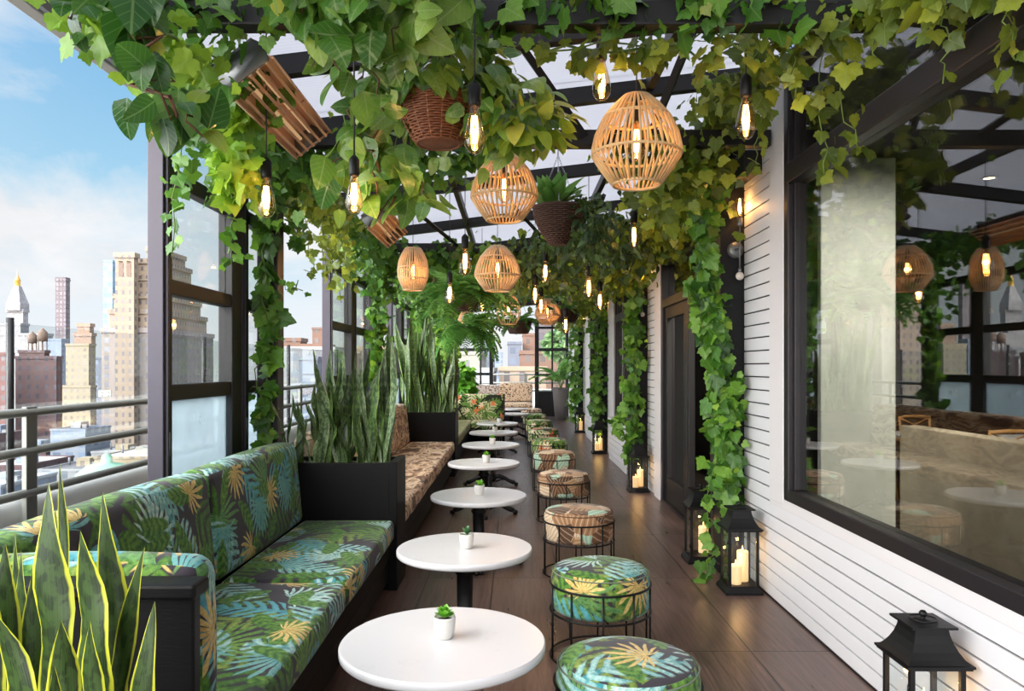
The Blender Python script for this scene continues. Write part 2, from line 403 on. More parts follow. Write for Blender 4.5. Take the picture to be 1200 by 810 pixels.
simple('roof_white', (177,177,175), .8, 0, .1, .1)
simple('roof_grey', (129,129,132), .8, 0, .2, .15)
simple('roof_dark', (90,88,93), .8, 0, .2, .15)
simple('copper_green', (136,178,152), .7, 0, .15, .2)
simple('street_grey', (150,148,148), .9, 0, .2, .02)
simple('tank_wood', (126,106,94), .9, 0, .25, .5)
leafmat('tree_green', (70,104,60), (100,136,80), (132,160,104), .3)

def world():
    w = bpy.data.worlds.new('city_sky'); SC.world = w; w.use_nodes = True
    t = NT.__new__(NT); t.t = w.node_tree; t.t.nodes.clear(); t.out = t.t.nodes.new('ShaderNodeOutputWorld')
    d = t.coord('Generated'); s = t.sep(d); z = t.m('MAXIMUM', s[2], 0.0)
    blue = t.ramp(z, [(0, (.93,.96,.99)), (.08, (.84,.92,.98)), (.2, (.42,.71,.92)), (.40, (.19,.48,.82)), (.8, (.15,.40,.76))])
    k = t.m('ADD', z, .30)
    pv = t.comb(t.m('DIVIDE', s[0], k), t.m('DIVIDE', s[1], k), CLOUD_SEED)
    n = t.noise(pv, 1.5, 9, .6, .4)[0]; n2 = t.noise(t.v('ADD', pv, (4.1,7.7,0)), .7, 3, .5, .2)[0]
    den = t.m('ADD', t.m('MULTIPLY', n, .6), t.m('MULTIPLY', n2, .4))
    c = t.rng(t.m('ADD', den, t.m('SUBTRACT', t.m('MULTIPLY', t.rng(t.m('ABSOLUTE', t.m('SUBTRACT', z, .17)), .0, .16, 1, 0), .10), .02)), .47, .60)
    shade = t.rng(t.noise(pv, 3.0, 6, .6)[0], .35, .7, .90, 1.03)
    cloud = t.v('MULTIPLY', (.985,.985,1.0), t.comb(shade, shade, shade))
    col = t.mix(t.m('MULTIPLY', c, .94), blue, cloud)
    sun = Vector(GLOW_DIR).normalized()  # centre of a glow added out of view to brighten the terrace, apart from the sun lamp
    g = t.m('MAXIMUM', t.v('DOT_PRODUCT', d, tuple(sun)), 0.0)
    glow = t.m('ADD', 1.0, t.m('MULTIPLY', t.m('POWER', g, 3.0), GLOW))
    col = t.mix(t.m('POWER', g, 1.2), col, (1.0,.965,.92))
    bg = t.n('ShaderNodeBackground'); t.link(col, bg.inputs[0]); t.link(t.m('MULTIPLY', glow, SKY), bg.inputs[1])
    t.link(bg.outputs[0], t.out.inputs[0])
CLOUD_SEED = 2.3
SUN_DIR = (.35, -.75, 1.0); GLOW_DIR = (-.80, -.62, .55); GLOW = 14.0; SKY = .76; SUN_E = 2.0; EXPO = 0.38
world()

# ------------------------------------------------------------------ mesh helpers
class MB:
    def __init__(s): s.v = []; s.f = []; s.sm = []; s.uv = {}
    def add(s, V, F, smooth=False, uv=None):
        o = len(s.v); s.v.extend([tuple(map(float, p)) for p in V])
        for i, f in enumerate(F):
            if uv is not None: s.uv[len(s.f)] = uv[i]
            s.f.append(tuple(o+j for j in f)); s.sm.append(smooth)
        return s
    def box(s, x0, x1, y0, y1, z0, z1):
        V = [(x0,y0,z0),(x1,y0,z0),(x1,y1,z0),(x0,y1,z0),(x0,y0,z1),(x1,y0,z1),(x1,y1,z1),(x0,y1,z1)]
        return s.add(V, [(0,3,2,1),(4,5,6,7),(0,1,5,4),(1,2,6,5),(2,3,7,6),(3,0,4,7)])
    def cbox(s, x0, x1, y0, y1, z0, z1, c=.006):      # chamfered box
        c = min(c, (x1-x0)/2.01, (y1-y0)/2.01, (z1-z0)/2.01)
        bm = bmesh.new(); bmesh.ops.create_cube(bm, size=1)
        for v in bm.verts: v.co = Vector(((x0+x1)/2+v.co.x*(x1-x0), (y0+y1)/2+v.co.y*(y1-y0), (z0+z1)/2+v.co.z*(z1-z0)))
        bmesh.ops.bevel(bm, geom=list(bm.edges), offset=c, segments=2, affect='EDGES', profile=.5)
        s.frombm(bm); return s
    def frombm(s, bm, smooth=False):
        bm.verts.ensure_lookup_table(); bm.verts.index_update()
        s.add([v.co for v in bm.verts], [tuple(v.index for v in f.verts) for f in bm.faces], smooth); bm.free(); return s
    def tube(s, pts, r, n=8, closed=False, caps=True, smooth=True):
        P = [Vector(p) for p in pts]; k = len(P); R = r if hasattr(r, '__len__') else [r]*k
        rings = []; prev = None
        for i in range(k):
            a = P[i-1] if (i > 0 or closed) else P[i]; b = P[(i+1) % k] if (i < k-1 or closed) else P[i]
            t = (b-a); t = t.normalized() if t.length > 1e-9 else Vector((0,0,1))
            if prev is None:
                q = Vector((0,0,1)) if abs(t.z) < .9 else Vector((1,0,0)); x = t.cross(q).normalized()
            else:
                x = (prev-t*prev.dot(t)); x = x.normalized() if x.length > 1e-6 else t.orthogonal().normalized()
            prev = x; y = t.cross(x)
            rings.append([P[i]+(x*math.cos(2*PI*j/n)+y*math.sin(2*PI*j/n))*R[i] for j in range(n)])
        V = [p for rg in rings for p in rg]; F = []
        for i in range(k if closed else k-1):
            i2 = (i+1) % k
            for j in range(n):
                j2 = (j+1) % n; F.append((i*n+j, i*n+j2, i2*n+j2, i2*n+j))
        if caps and not closed: F.append(tuple(range(n-1,-1,-1))); F.append(tuple((k-1)*n+j for j in range(n)))
        return s.add(V, F, smooth)
    def cyl(s, a, b, r, n=12, r2=None, smooth=True): return s.tube([a, b], [r, r if r2 is None else r2], n, smooth=smooth)
    def lathe(s, prof, n=32, c=(0,0,0), smooth=True, start=0):
        V = []; F = []; k = len(prof)
        for r, z in prof:
            for j in range(n):
                a = 2*PI*j/n+start; V.append((c[0]+r*math.cos(a), c[1]+r*math.sin(a), c[2]+z))
        for i in range(k-1):
            for j in range(n):
                j2 = (j+1) % n; F.append((i*n+j, i*n+j2, (i+1)*n+j2, (i+1)*n+j))
        return s.add(V, F, smooth)
    def ring(s, c, R, r, n=40, m=6, axis='z'):
        pts = []
        for j in range(n):
            a = 2*PI*j/n; u, w = R*math.cos(a), R*math.sin(a)
            pts.append((c[0]+u, c[1]+w, c[2]) if axis == 'z' else (c[0], c[1]+u, c[2]+w) if axis == 'x' else (c[0]+u, c[1], c[2]+w))
        return s.tube(pts, r, m, closed=True)
    def ball(s, c, r, seg=14, rings=8, sz=1.0):
        prof = [(max(1e-4, r*math.sin(PI*i/rings)), -r*sz*math.cos(PI*i/rings)) for i in range(rings+1)]
        return s.lathe(prof, seg, c)
    def cushion(s, x0, x1, y0, y1, z0, z1, r=.04, puff=.02, n=9, m=4, shear=0.0):
        # soft box: rounded edges and a slight crown on every face
        cx, cy, cz = (x0+x1)/2, (y0+y1)/2, (z0+z1)/2; hx, hy, hz = (x1-x0)/2, (y1-y0)/2, (z1-z0)/2
        r = min(r, hx*.98, hy*.98, hz*.98)
        def ticks(h):
            inner = h-r; k = max(2, int(n*min(1, h/.4)))
            e = [-h+r*(1-math.cos(PI/2*i/m)) for i in range(m)]
            return e+[(-inner+2*inner*i/k) for i in range(k+1)]+[-a for a in e[::-1]]
        bm = bmesh.new(); cache = {}
        def vert(p):
            key = tuple(round(a, 6) for a in p)
            if key not in cache:
                q = Vector((max(-hx+r, min(hx-r, p[0])), max(-hy+r, min(hy-r, p[1])), max(-hz+r, min(hz-r, p[2]))))
                d = Vector(p)-q
                o = q+(d.normalized()*r if d.length > 1e-9 else d)
                u, v, w = o.x/hx, o.y/hy, o.z/hz
                f = [(1-a*a) for a in (u, v, w)]
                o = Vector((o.x+puff*u*f[1]*f[2], o.y+puff*v*f[0]*f[2], o.z+puff*w*f[0]*f[1]))
                o.x += shear*o.z
                cache[key] = bm.verts.new((cx+o.x, cy+o.y, cz+o.z))
            return cache[key]
        T = [ticks(hx), ticks(hy), ticks(hz)]; hs = (hx, hy, hz)
        for ax in range(3):
            b, c = (ax+1) % 3, (ax+2) % 3
            for sg in (-1, 1):
                for i in range(len(T[b])-1):
                    for j in range(len(T[c])-1):
                        q = []
                        for (ii, jj) in ((i,j),(i+1,j),(i+1,j+1),(i,j+1)):
                            p = [0,0,0]; p[ax] = sg*hs[ax]; p[b] = T[b][ii]; p[c] = T[c][jj]; q.append(vert(p))
                        if sg < 0: q.reverse()
                        if len(set(q)) == 4:
                            try: bm.faces.new(q)
                            except ValueError: pass
        return s.frombm(bm, True)
    def build(s, name, mat, parent=None, uvmode=None, uvoff=(0,0)):
        off = parent['_at'] if parent is not None and '_at' in parent else (0,0,0)
        V = np.array(s.v, dtype=np.float64)-np.array(off)
        me = bpy.data.meshes.new(name); me.from_pydata(V.tolist(), [], s.f)
        me.polygons.foreach_set('use_smooth', s.sm)
        if uvmode or s.uv:
            lay = me.uv_layers.new(name='UVMap'); co = np.array(s.v)
            for p in me.polygons:
                if p.index in s.uv:
                    for li, q in zip(p.loop_indices, s.uv[p.index]): lay.data[li].uv = q
                elif uvmode == 'box':
                    nx, ny, nz = (abs(a) for a in p.normal)
                    for li in p.loop_indices:
                        x, y, z = co[me.loops[li].vertex_index]
                        uv = (y, x) if nz >= max(nx, ny) else (y, z+.37) if nx >= ny else (x+.5, z+.37)
                        lay.data[li].uv = (uv[0]+uvoff[0], uv[1]+uvoff[1])
        me.materials.append(M[mat] if isinstance(mat, str) else mat)
        me.validate(); me.update()
        o = bpy.data.objects.new(name, me); COL.objects.link(o)
        if parent is not None: o.parent = parent
        return o

def tag(o, label=None, cat=None, group=None, kind=None):
    if label: o['label'] = label
    if cat: o['category'] = cat
    if group: o['group'] = group
    if kind: o['kind'] = kind
    return o
def thing(name, label, cat, loc=(0,0,0), group=None, kind=None):
    o = bpy.data.objects.new(name, None); COL.objects.link(o); o.empty_display_size = .1
    o.location = loc; o['_at'] = tuple(float(a) for a in loc)
    return tag(o, label, cat, group, kind)
def struct(name, mb, mat, parent=None, **kw):
    o = mb.build(name, mat, parent, **kw)
    if parent is None: o['kind'] = 'structure'
    return o
def frame(name, kind='structure', loc=(0,0,0)):
    return thing(name, None, None, loc, None, kind)
def copy_tree(o, loc, rz=0.0, label=None, parent=None):
    c = o.copy(); COL.objects.link(c)
    if parent is None:
        c.location = loc; c.rotation_euler = (0,0,rz); c['_at'] = tuple(float(a) for a in loc)
        if label: c['label'] = label
    else: c.parent = parent
    for ch in list(o.children): copy_tree(ch, None, parent=c)
    return c

# ------------------------------------------------------------------ leaves
def grid_leaf(wfun, nt=9, xs=(-1,-.55,0,.55,1), fold=.25, droop=.25, lobe=.12, curl=0.0):
    V = []; F = []
    for i in range(nt+1):
        t = i/nt; w = wfun(t)
        for sx in xs:
            x = sx*w; y = t-lobe*abs(sx)*(1-t)**3; V.append((x, y, fold*abs(x)-droop*t*t-curl*x*x))
    k = len(xs)
    for i in range(nt):
        for j in range(k-1):
            a = i*k+j; F += [(a, a+1, a+k+1), (a, a+k+1, a+k)]
    return np.array(V), np.array(F)
def ivy_tpl():
    half = [(.09,-.12),(.24,-.17),(.36,-.08),(.50,-.02),(.47,.12),(.56,.20),(.60,.40),(.46,.43),(.38,.49),(.36,.62),(.24,.68),(.13,.86)]
    out = [(0,-.01)]+half+[(0,1.0)]+[(-x,y) for x,y in half[::-1]]
    V = [(0,.28,.0)]+[(x,y,-.30*x*x+.10*abs(x)-.16*(y-.2)**2+.04*math.sin(9*x+5*y)) for x,y in out]
    k = len(out)
    return np.array(V), np.array([(0, 1+i, 1+(i+1) % k) for i in range(k)])
IVY = ivy_tpl()
POTHOS = grid_leaf(lambda t: .47*math.sin(PI*min(1, t**.58))**.62*(1-.22*t) if 0 < t < 1 else .005, 9, fold=.18, droop=.32, lobe=.22, curl=.25)
LANCE = grid_leaf(lambda t: .19*math.sin(PI*t**.8) if 0 < t < 1 else .004, 6, xs=(-1,0,1), fold=.3, droop=.35, lobe=0)
BUSHL = grid_leaf(lambda t: .30*math.sin(PI*t**.8) if 0 < t < 1 else .004, 5, xs=(-1,0,1), fold=.3, droop=.25, lobe=0)
def frond_tpl(n=14, L=1.0, arch=.55):
    V = []; F = []
    for i in range(n):
        t = (i+.5)/n; y = t*L*(1-.18*t); z = arch*(.55*t-t*t)
        ln = .20*math.sin(PI*(.08+.9*t)**.8)+.02
        for sg in (-1, 1):
            o = len(V); w = .030
            V += [(0,y-w,z),(0,y+w,z),(sg*ln*.6,y+w+.03,z-.02),(sg*ln,y+.045,z-.07),(sg*ln*.6,y-w+.02,z-.02)]
            F += [(o,o+1,o+2),(o,o+2,o+4),(o+4,o+2,o+3)] if sg > 0 else [(o+2,o+1,o),(o+4,o+2,o),(o+3,o+2,o+4)]
    return np.array(V), np.array(F)
FERN = frond_tpl()
def nrm(a): return a/np.maximum(np.linalg.norm(a, axis=1, keepdims=True), 1e-9)
def leaf_arrays(tpl, pos, tip, up, size):
    tv, tf = tpl; T = nrm(tip); X = nrm(np.cross(T, up)); N = np.cross(X, T)
    s = size[:,None,None]
    V = pos[:,None,:]+s*(tv[None,:,0:1]*X[:,None,:]+tv[None,:,1:2]*T[:,None,:]+tv[None,:,2:3]*N[:,None,:])
    k = len(tv); n = len(pos)
    F = tf[None,:,:]+(np.arange(n)*k)[:,None,None]
    return V.reshape(-1,3), F.reshape(-1,3), np.tile(tv[:,:2], (n,1))
def fast_mesh(name, parts, mat, parent=None):
    off = np.array(parent['_at']) if parent is not None and '_at' in parent else np.zeros(3)
    Vs, Fs, Us = [], [], []; o = 0
    for V, F, U in parts: Vs.append(V-off); Fs.append(F+o); Us.append(U); o += len(V)
    V = np.concatenate(Vs); F = np.concatenate(Fs); U = np.concatenate(Us)
    me = bpy.data.meshes.new(name)
    me.vertices.add(len(V)); me.vertices.foreach_set('co', V.astype(np.float32).ravel())
    me.loops.add(F.size); me.loops.foreach_set('vertex_index', F.astype(np.int32).ravel())
    me.polygons.add(len(F)); me.polygons.foreach_set('loop_start', (np.arange(len(F))*3).astype(np.int32))
    me.polygons.foreach_set('use_smooth', np.ones(len(F), dtype=bool))
    lay = me.uv_layers.new(name='UVMap'); lay.data.foreach_set('uv', U[F.ravel()].astype(np.float32).ravel())
    me.update(calc_edges=True); me.validate()
    me.materials.append(M[mat]); ob = bpy.data.objects.new(name, me); COL.objects.link(ob)
    if parent is not None: ob.parent = parent
    return ob
def along(path, n, rng):
    P = np.array(path, dtype=float); seg = np.diff(P, axis=0); L = np.linalg.norm(seg, axis=1); c = np.concatenate([[0], np.cumsum(L)])
    u = np.sort(rng.random(n))*c[-1]; i = np.clip(np.searchsorted(c, u)-1, 0, len(L)-1)
    return P[i]+seg[i]*((u-c[i])/L[i])[:,None]
def limit(p):      # nothing grows through the house wall or the roof sheet
    p = p.copy(); p[:,0] = np.minimum(p[:,0], np.where(p[:,2] < 3.0, 1.56, 1.6)); p[:,2] = np.minimum(p[:,2], 3.16+.12*p[:,0]); return p
def leaves_on(path, n, spread, size, rng, tpl=IVY, face=(0,-.7,.35), down=.75, hang=0.0, lim=True):
    p = along(path, n, rng)+rng.normal(0, 1, (n,3))*np.array(spread)
    if hang: p[:,2] -= rng.exponential(hang, n)
    if lim: p = limit(p)
    tip = rng.normal(0, .6, (n,3))+np.array((0,-.1,-down)); up = np.array(face)+rng.normal(0, .62, (n,3))
    sz = size*rng.uniform(.55, 1.25, n)
    return leaf_arrays(tpl, p, tip, up, sz)
def vine(name, label, path, n, spread, size, mat, seed, tpl=IVY, face=(0,-.7,.35), down=.75, hang=0.0, group=None, strands=(), stem='stem_green', lime=None, cat='vine', stem_r=.006):
    rng = np.random.default_rng(seed)
    t = thing(name, label, cat, tuple(path[0]), group)
    parts = [leaves_on(path, n, spread, size, rng, tpl, face, down, hang)]
    mb = MB(); P = [Vector(p) for p in path]
    def wig(pts, k=4, a=.02):
        out = []
        for i in range(len(pts)-1):
            for j in range(k):
                q = Vector(pts[i]).lerp(Vector(pts[i+1]), j/k); out.append(q+Vector(rng.normal(0, a, 3)) if i+j else q)
        out.append(Vector(pts[-1])); lp = limit(np.array([tuple(q) for q in out])); return [Vector(q) for q in lp]
    mb.tube(wig(P), stem_r, 5); mb.tube(wig(P, 3, .035), stem_r*.7, 5)
    for st in strands:
        pts, m, sz = st
        parts.append(leaves_on(pts, m, (.03,.03,.03), sz, rng, tpl, face, down))
        mb.tube(wig([Vector(q) for q in pts], 4, .015), .003, 4)
    mb.build('stem', stem, t)
    if lime:
        rr = along(path, max(4, n//6), rng)+rng.normal(0, 1, (max(4, n//6),3))*np.array(spread)*1.3; rr = limit(rr)
        k = len(rr)
        fast_mesh('young_leaves', [leaf_arrays(tpl, rr, rng.normal(0,.6,(k,3))+(0,0,-.5), np.array(face)+rng.normal(0,.4,(k,3)), size*rng.uniform(.35,.6,k))], lime, t)
    fast_mesh('foliage', parts, mat, t)
    return t

# ------------------------------------------------------------------ the place
XL, XR = -1.78, 1.62          # window line on the left, house wall on the right
Y_END = 21.6
def zroof(x): return 3.20+.12*x
struct('floor', MB().box(-2.35, 1.62, -3.2, Y_END+.4, -.2, 0), 'timber_look_tiles')
struct('floor', MB().box(-2.95, -2.352, -3.2, Y_END+6, -.2, -.01), 'deck_grey')
struct('floor', MB().box(-2.35, 4.6, Y_END+.41, Y_END+6, -.2, -.01), 'deck_grey')
# roof: translucent sheet in bays between the rafters, on posts and plates
mb = MB()
for a, b in zip((-2.6, 1.0, 4.9, 8.7, 12.5, 16.3), (1.0, 4.9, 8.7, 12.5, 16.3, Y_END+.3)):
    x0, x1 = -2.0, 1.75
    mb.add([(x0,a,zroof(x0)+.09),(x1,a,zroof(x1)+.09),(x1,b,zroof(x1)+.09),(x0,b,zroof(x0)+.09),
            (x0,a,zroof(x0)+.10),(x1,a,zroof(x1)+.10),(x1,b,zroof(x1)+.10),(x0,b,zroof(x0)+.10)],
           [(0,3,2,1),(4,5,6,7),(0,1,5,4),(1,2,6,5),(2,3,7,6),(3,0,4,7)])
struct('ceiling', mb, 'roof_sheet')
def slopebeam(y, w, h, drop=0.0, x0=-1.98, x1=1.70):
    m = MB(); m.add([(x0,y-w/2,zroof(x0)+.085-drop),(x1,y-w/2,zroof(x1)+.085-drop),(x1,y+w/2,zroof(x1)+.085-drop),(x0,y+w/2,zroof(x0)+.085-drop),
       (x0,y-w/2,zroof(x0)+.085-drop-h),(x1,y-w/2,zroof(x1)+.085-drop-h),(x1,y+w/2,zroof(x1)+.085-drop-h),(x0,y+w/2,zroof(x0)+.085-drop-h)],
       [(0,1,2,3),(7,6,5,4),(4,5,1,0),(5,6,2,1),(6,7,3,2),(7,4,0,3)])
    return m
for y in (-1.0, 1.2, 4.02, 5.02, 7.0, 8.83, 10.7, 12.64, 14.6, 16.45, 18.4, 20.2, Y_END): struct('roof_beam', slopebeam(y, .07, .11), 'dark_steel')
for y in (3.0, 4.62, 8.83, 12.64, 16.45): struct('tie_beam', MB().cbox(-1.72, 1.60, y-.045, y+.045, 2.82, 2.92, .006), 'dark_steel')
for x in (-.55, .92):
    m = MB(); m.box(x-.025, x+.025, -2.4, Y_END, zroof(x)+.0, zroof(x)+.085); struct('roof_beam', m, 'dark_steel')
def brace(a, b, w=.028):
    m = MB(); m.tube([a, b], w, 4, smooth=False); return struct('brace_beam', m, 'dark_steel')
for y in (4.62, 8.83, 12.64):
    brace((.02, y-.62, zroof(.02)+.02), (.45, y-.02, 2.88)); brace((1.0, y-.70, zroof(1.0)+.02), (.86, y-.02, 2.90)); brace((-1.0, y-.75, zroof(-1.0)+.02), (-.62, y-.02, 2.86))
# eaves plate and gutter on the left, head beam on the house
struct('eaves_beam', MB().cbox(-1.86, -1.70, -2.4, Y_END, 2.87, 2.95, .008), 'dark_steel')
m = MB(); m.cbox(-2.05, -1.97, -2.6, Y_END, 2.93, 3.02, .01); struct('gutter_trim', m, 'rail_paint')
struct('head_beam', MB().cbox(1.50, 1.62, 4.80, Y_END, 2.72, 2.86, .008), 'dark_steel')
# left posts
for y in (1.20, 5.02, 8.83, 12.64, 16.45, 20.2):
    m = MB(); m.cbox(-1.715, -1.575, y-.07, y+.07, 0, 2.92, .006); m.cbox(-1.74, -1.55, y-.095, y+.095, 0, .02, .004)
    struct('steel_column', m, 'bronze_steel')
# left window leaves
wn = 0
def win_left(y0, y1, full=True, x=XL, post0=.075, post1=.075):
    global wn; wn += 1
    w = frame('window_%d' % wn, loc=(x, (y0+y1)/2, 0))
    f = MB(); f.cbox(x-.035, x+.045, y0-post0/2+.001, y0-post0/2+.055, .02, 2.87, .004); f.cbox(x-.03, x+.06, y0-post0/2+.02, y0-post0/2+.035, .02, 2.87, .003); f.build('window_post', 'post_steel', w)
    f = MB(); f.cbox(x-.045, x+.045, y0-post0/2+.056, y0+post0/2, .02, 2.87, .004); f.cbox(x-.045, x+.045, y1-post1/2, y1+post1/2, .02, 2.87, .006)
    for z, h in ((.05,.09),(1.317,.085),(1.86,.08),(2.437,.085),(2.845,.06)):
        f.cbox(x-.035, x+.035, y0+post0/2, y1-post1/2, z-h/2, z+h/2, .006)
    f.build('window_frame', 'dark_steel', w)
    for z0, z1, mt in ((.095,1.275,'frosted_glass'),(1.36,1.82,'glass'),(1.90,2.395,'glass'),(2.48,2.815,'glass')):
        MB().box(x-.004, x+.004, y0+post0/2, y1-post1/2, z0, z1).build('window_pane', mt, w)
    m2 = MB(); m2.cyl((x+.05, y0, 1.0), (x+.05, y0, 1.12), .008, 8); m2.build('window_latch', 'grey_metal', w)
for y0, y1, a, b in ((3.72, 4.66, .10, .16), (4.80, 5.55, .12, .08), (7.08, 8.05, .10, .14), (8.16, 9.05, .10, .08),
                     (10.64, 11.6, .10, .14), (11.72, 12.75, .10, .08), (14.3, 15.3, .10, .14), (15.42, 16.5, .10, .08), (18.0, 19.1, .1, .14), (19.2, 20.6, .1, .1)):
    win_left(y0, y1, post0=a, post1=b)
# ------------------------------------------------------------------ house wall on the right
BO = .0865
def siding(y0, y1, z0, z1, x=XR, name='wall_right', t=.02):
    w = frame(name, loc=(x, (y0+y1)/2, z0))
    MB().box(x+.012, x+.30, y0, y1, z0, z1).build('wall_backing', 'gap_dark', w)
    m = MB(); k = int(math.floor(z0/BO))
    while k*BO < z1-.001:
        a = max(z0, k*BO+.0042); b = min(z1, (k+1)*BO-.0042); k += 1
        if b-a > .004: m.cbox(x, x+t, y0, y1, a, b, .0025)
    m.build('siding_boards', 'white_board', w); return w
siding(-2.5, 4.66, 0, .60); siding(4.66, 5.18, 0, 3.3)
struct('wall_right', MB().cbox(XR-.004, XR+.05, -2.5, 4.66, .60, .66, .004), 'white_trim')
struct('trim_1', MB().cbox(XR-.006, XR+.10, 4.42, 4.66, .62, 3.3, .006), 'white_trim')
def house_window(y0, y1, z0, z1, transom=None, muls=(), x=XR, fw=.07, name='window', deep=.10):
    global wn
    if name == 'window': wn += 1; nm = 'window_%d' % wn
    else: nm = name
    w = frame(nm, loc=(x, (y0+y1)/2, z0))
    f = MB()
    f.cbox(x-.01, x+deep, y0, y0+fw, z0, z1, .006); f.cbox(x-.01, x+deep, y1-fw, y1, z0, z1, .006)
    f.cbox(x-.01, x+deep, y0+fw, y1-fw, z0, z0+fw, .006); f.cbox(x-.01, x+deep, y0+fw, y1-fw, z1-fw, z1, .006)
    f.cbox(x+.02, x+deep-.01, y0+fw, y0+fw+.03, z0+fw, z1-fw, .004); f.cbox(x+.02, x+deep-.01, y1-fw-.03, y1-fw, z0+fw, z1-fw, .004)
    zs = [z0+fw, z1-fw]
    if transom:
        f.cbox(x-.02, x+deep, y0+fw, y1-fw, transom-.06, transom+.06, .008); zs = [z0+fw, transom-.06, transom+.06, z1-fw]
    for my in muls: f.cbox(x-.005, x+deep-.01, my-.035, my+.035, z0+fw, z1-fw, .006)
    f.build('window_frame', 'bronze_steel', w)
    ys = [y0+fw]+[q for my in muls for q in (my-.035, my+.035)]+[y1-fw]
    for i in range(0, len(ys), 2):
        for j in range(0, len(zs), 2):
            MB().box(x+.045, x+.053, ys[i], ys[i+1], zs[j], zs[j+1]).build('window_pane', 'window_glass', w)
    return w
house_window(-1.6, 4.40, .66, 3.25, 2.58)
def pilaster(y0, y1):
    m = MB(); m.cbox(XR-.16, XR+.2, y0, y1, 0, 2.72, .006); m.cbox(XR-.175, XR+.2, y0-.01, y1+.01, 0, .06, .006); struct('house_pillar', m, 'pilaster_paint')
pilaster(5.20, 5.38)
struct('wall_right', MB().cbox(XR-.005, XR+.2, 5.38, 5.92, 0, 2.72, .004), 'pilaster_paint')
struct('wall_right', MB().cbox(XR, XR+.25, 5.92, 8.0, 2.62, 3.3, .004), 'pilaster_paint')
# glazed double door with a transom
d = frame('door_1', loc=(XR, 7.0, 0)); x = XR; f = MB()
f.cbox(x-.02, x+.12, 5.92, 6.0, 0, 2.62, .006); f.cbox(x-.02, x+.12, 7.92, 8.0, 0, 2.62, .006); f.cbox(x-.02, x+.12, 6.0, 7.92, 2.54, 2.62, .006); f.cbox(x-.02, x+.12, 6.0, 7.92, 2.08, 2.17, .006); f.cbox(x-.02, x+.12, 6.0, 7.92, 0, .03, .004)
f.build('door_frame', 'bronze_steel', d)
MB().box(x+.045, x+.053, 6.0, 7.92, 2.17, 2.54).build('transom_pane', 'window_glass', d)
for y0, y1, hy in ((6.0, 6.95, 6.86), (6.97, 7.92, 7.06)):
    f = MB(); f.cbox(x+.01, x+.07, y0, y0+.10, .03, 2.08, .006); f.cbox(x+.01, x+.07, y1-.10, y1, .03, 2.08, .006); f.cbox(x+.01, x+.07, y0+.10, y1-.10, .03, .28, .006); f.cbox(x+.01, x+.07, y0+.10, y1-.10, 1.96, 2.08, .006)
    lf = f.build('door_leaf', 'dark_steel', d)
    MB().box(x+.035, x+.043, y0+.10, y1-.10, .28, 1.96).build('door_pane', 'window_glass', lf)
    h = MB(); h.tube([(x+.005, hy, 1.22),(x-.05, hy, 1.20),(x-.06, hy, 1.08),(x-.05, hy, .96),(x+.005, hy, .94)], .011, 8); h.cbox(x+.0, x+.012, hy-.025, hy+.025, 1.27, 1.40, .004); h.build('door_handle', 'grey_metal', lf)
struct('trim_2', MB().cbox(XR-.03, XR+.10, 8.0, 8.32, 0, 3.0, .006), 'white_trim')
siding(8.32, 8.90, 0, 3.3)
pilaster(8.92, 9.10)
struct('wall_right', MB().cbox(XR-.005, XR+.2, 9.10, 9.88, 0, 2.72, .004), 'pilaster_paint')
def bulk(y0, y1):
    siding(y0, y1, 0, .62, x=XR-.10, t=.02)
    struct('wall_right', MB().cbox(XR-.12, XR+.08, y0-.01, y1+.01, .62, .66, .004), 'white_trim')
    struct('wall_right', MB().cbox(XR, XR+.2, y0, y1, 2.75, 3.3, .004), 'pilaster_paint')
struct('base_strip_right', MB().cbox(XR-.004, XR+.02, -2.5, 5.18, 0, .012, .002), 'dark_steel')  # thin dark strip along the foot of the house wall
bulk(9.9, 11.7); house_window(9.9, 11.7, .66, 2.75, 2.2, (10.8,))
struct('trim_3', MB().cbox(XR-.03, XR+.10, 11.72, 12.3, .0, 3.0, .006), 'white_trim'); siding(12.32, 12.66, 0, 3.3)
pilaster(12.68, 12.86)
struct('wall_right', MB().cbox(XR-.005, XR+.2, 12.86, 13.53, 0, 2.72, .004), 'pilaster_paint'); bulk(13.55, 15.4); house_window(13.55, 15.4, .66, 2.75, 2.2, (14.45,))
struct('trim_4', MB().cbox(XR-.03, XR+.10, 15.42, 16.5, 0, 3.0, .006), 'white_trim')
pilaster(16.52, 16.7)
struct('wall_right', MB().cbox(XR-.005, XR+.2, 16.70, 17.3, 0, 2.72, .004), 'pilaster_paint'); siding(17.32, Y_END+.1, 0, 3.3)
struct('trim_5', MB().cbox(XR-.05, XR+.05, 16.50, 16.515, 0, 3, .002), 'white_trim')
# dining room behind the glass
struct('floor', MB().box(1.93, 7.0, -2.6, 16.0, -.2, -.01), 'interior_floor')
struct('ceiling', MB().box(1.75, 7.0, -2.6, Y_END+.3, 3.32, 3.45), 'interior_dark')
struct('wall_back', MB().box(7.0, 7.2, -2.6, 16.0, -.2, 3.32), 'interior_dark')
struct('wall_near', MB().box(1.93, 7.0, -2.8, -2.6, -.2, 3.32), 'interior_dark')
struct('wall_far', MB().box(1.93, 7.0, 12.2, 12.4, -.2, 3.32), 'interior_dark')
struct('concrete_pillar', MB().cbox(2.75, 3.42, 6.6, 7.2, -.01, 3.32, .012), 'concrete')
struct('concrete_partition', MB().cbox(3.45, 3.62, 1.0, 6.6, -.01, .93, .01), 'burlap_concrete')
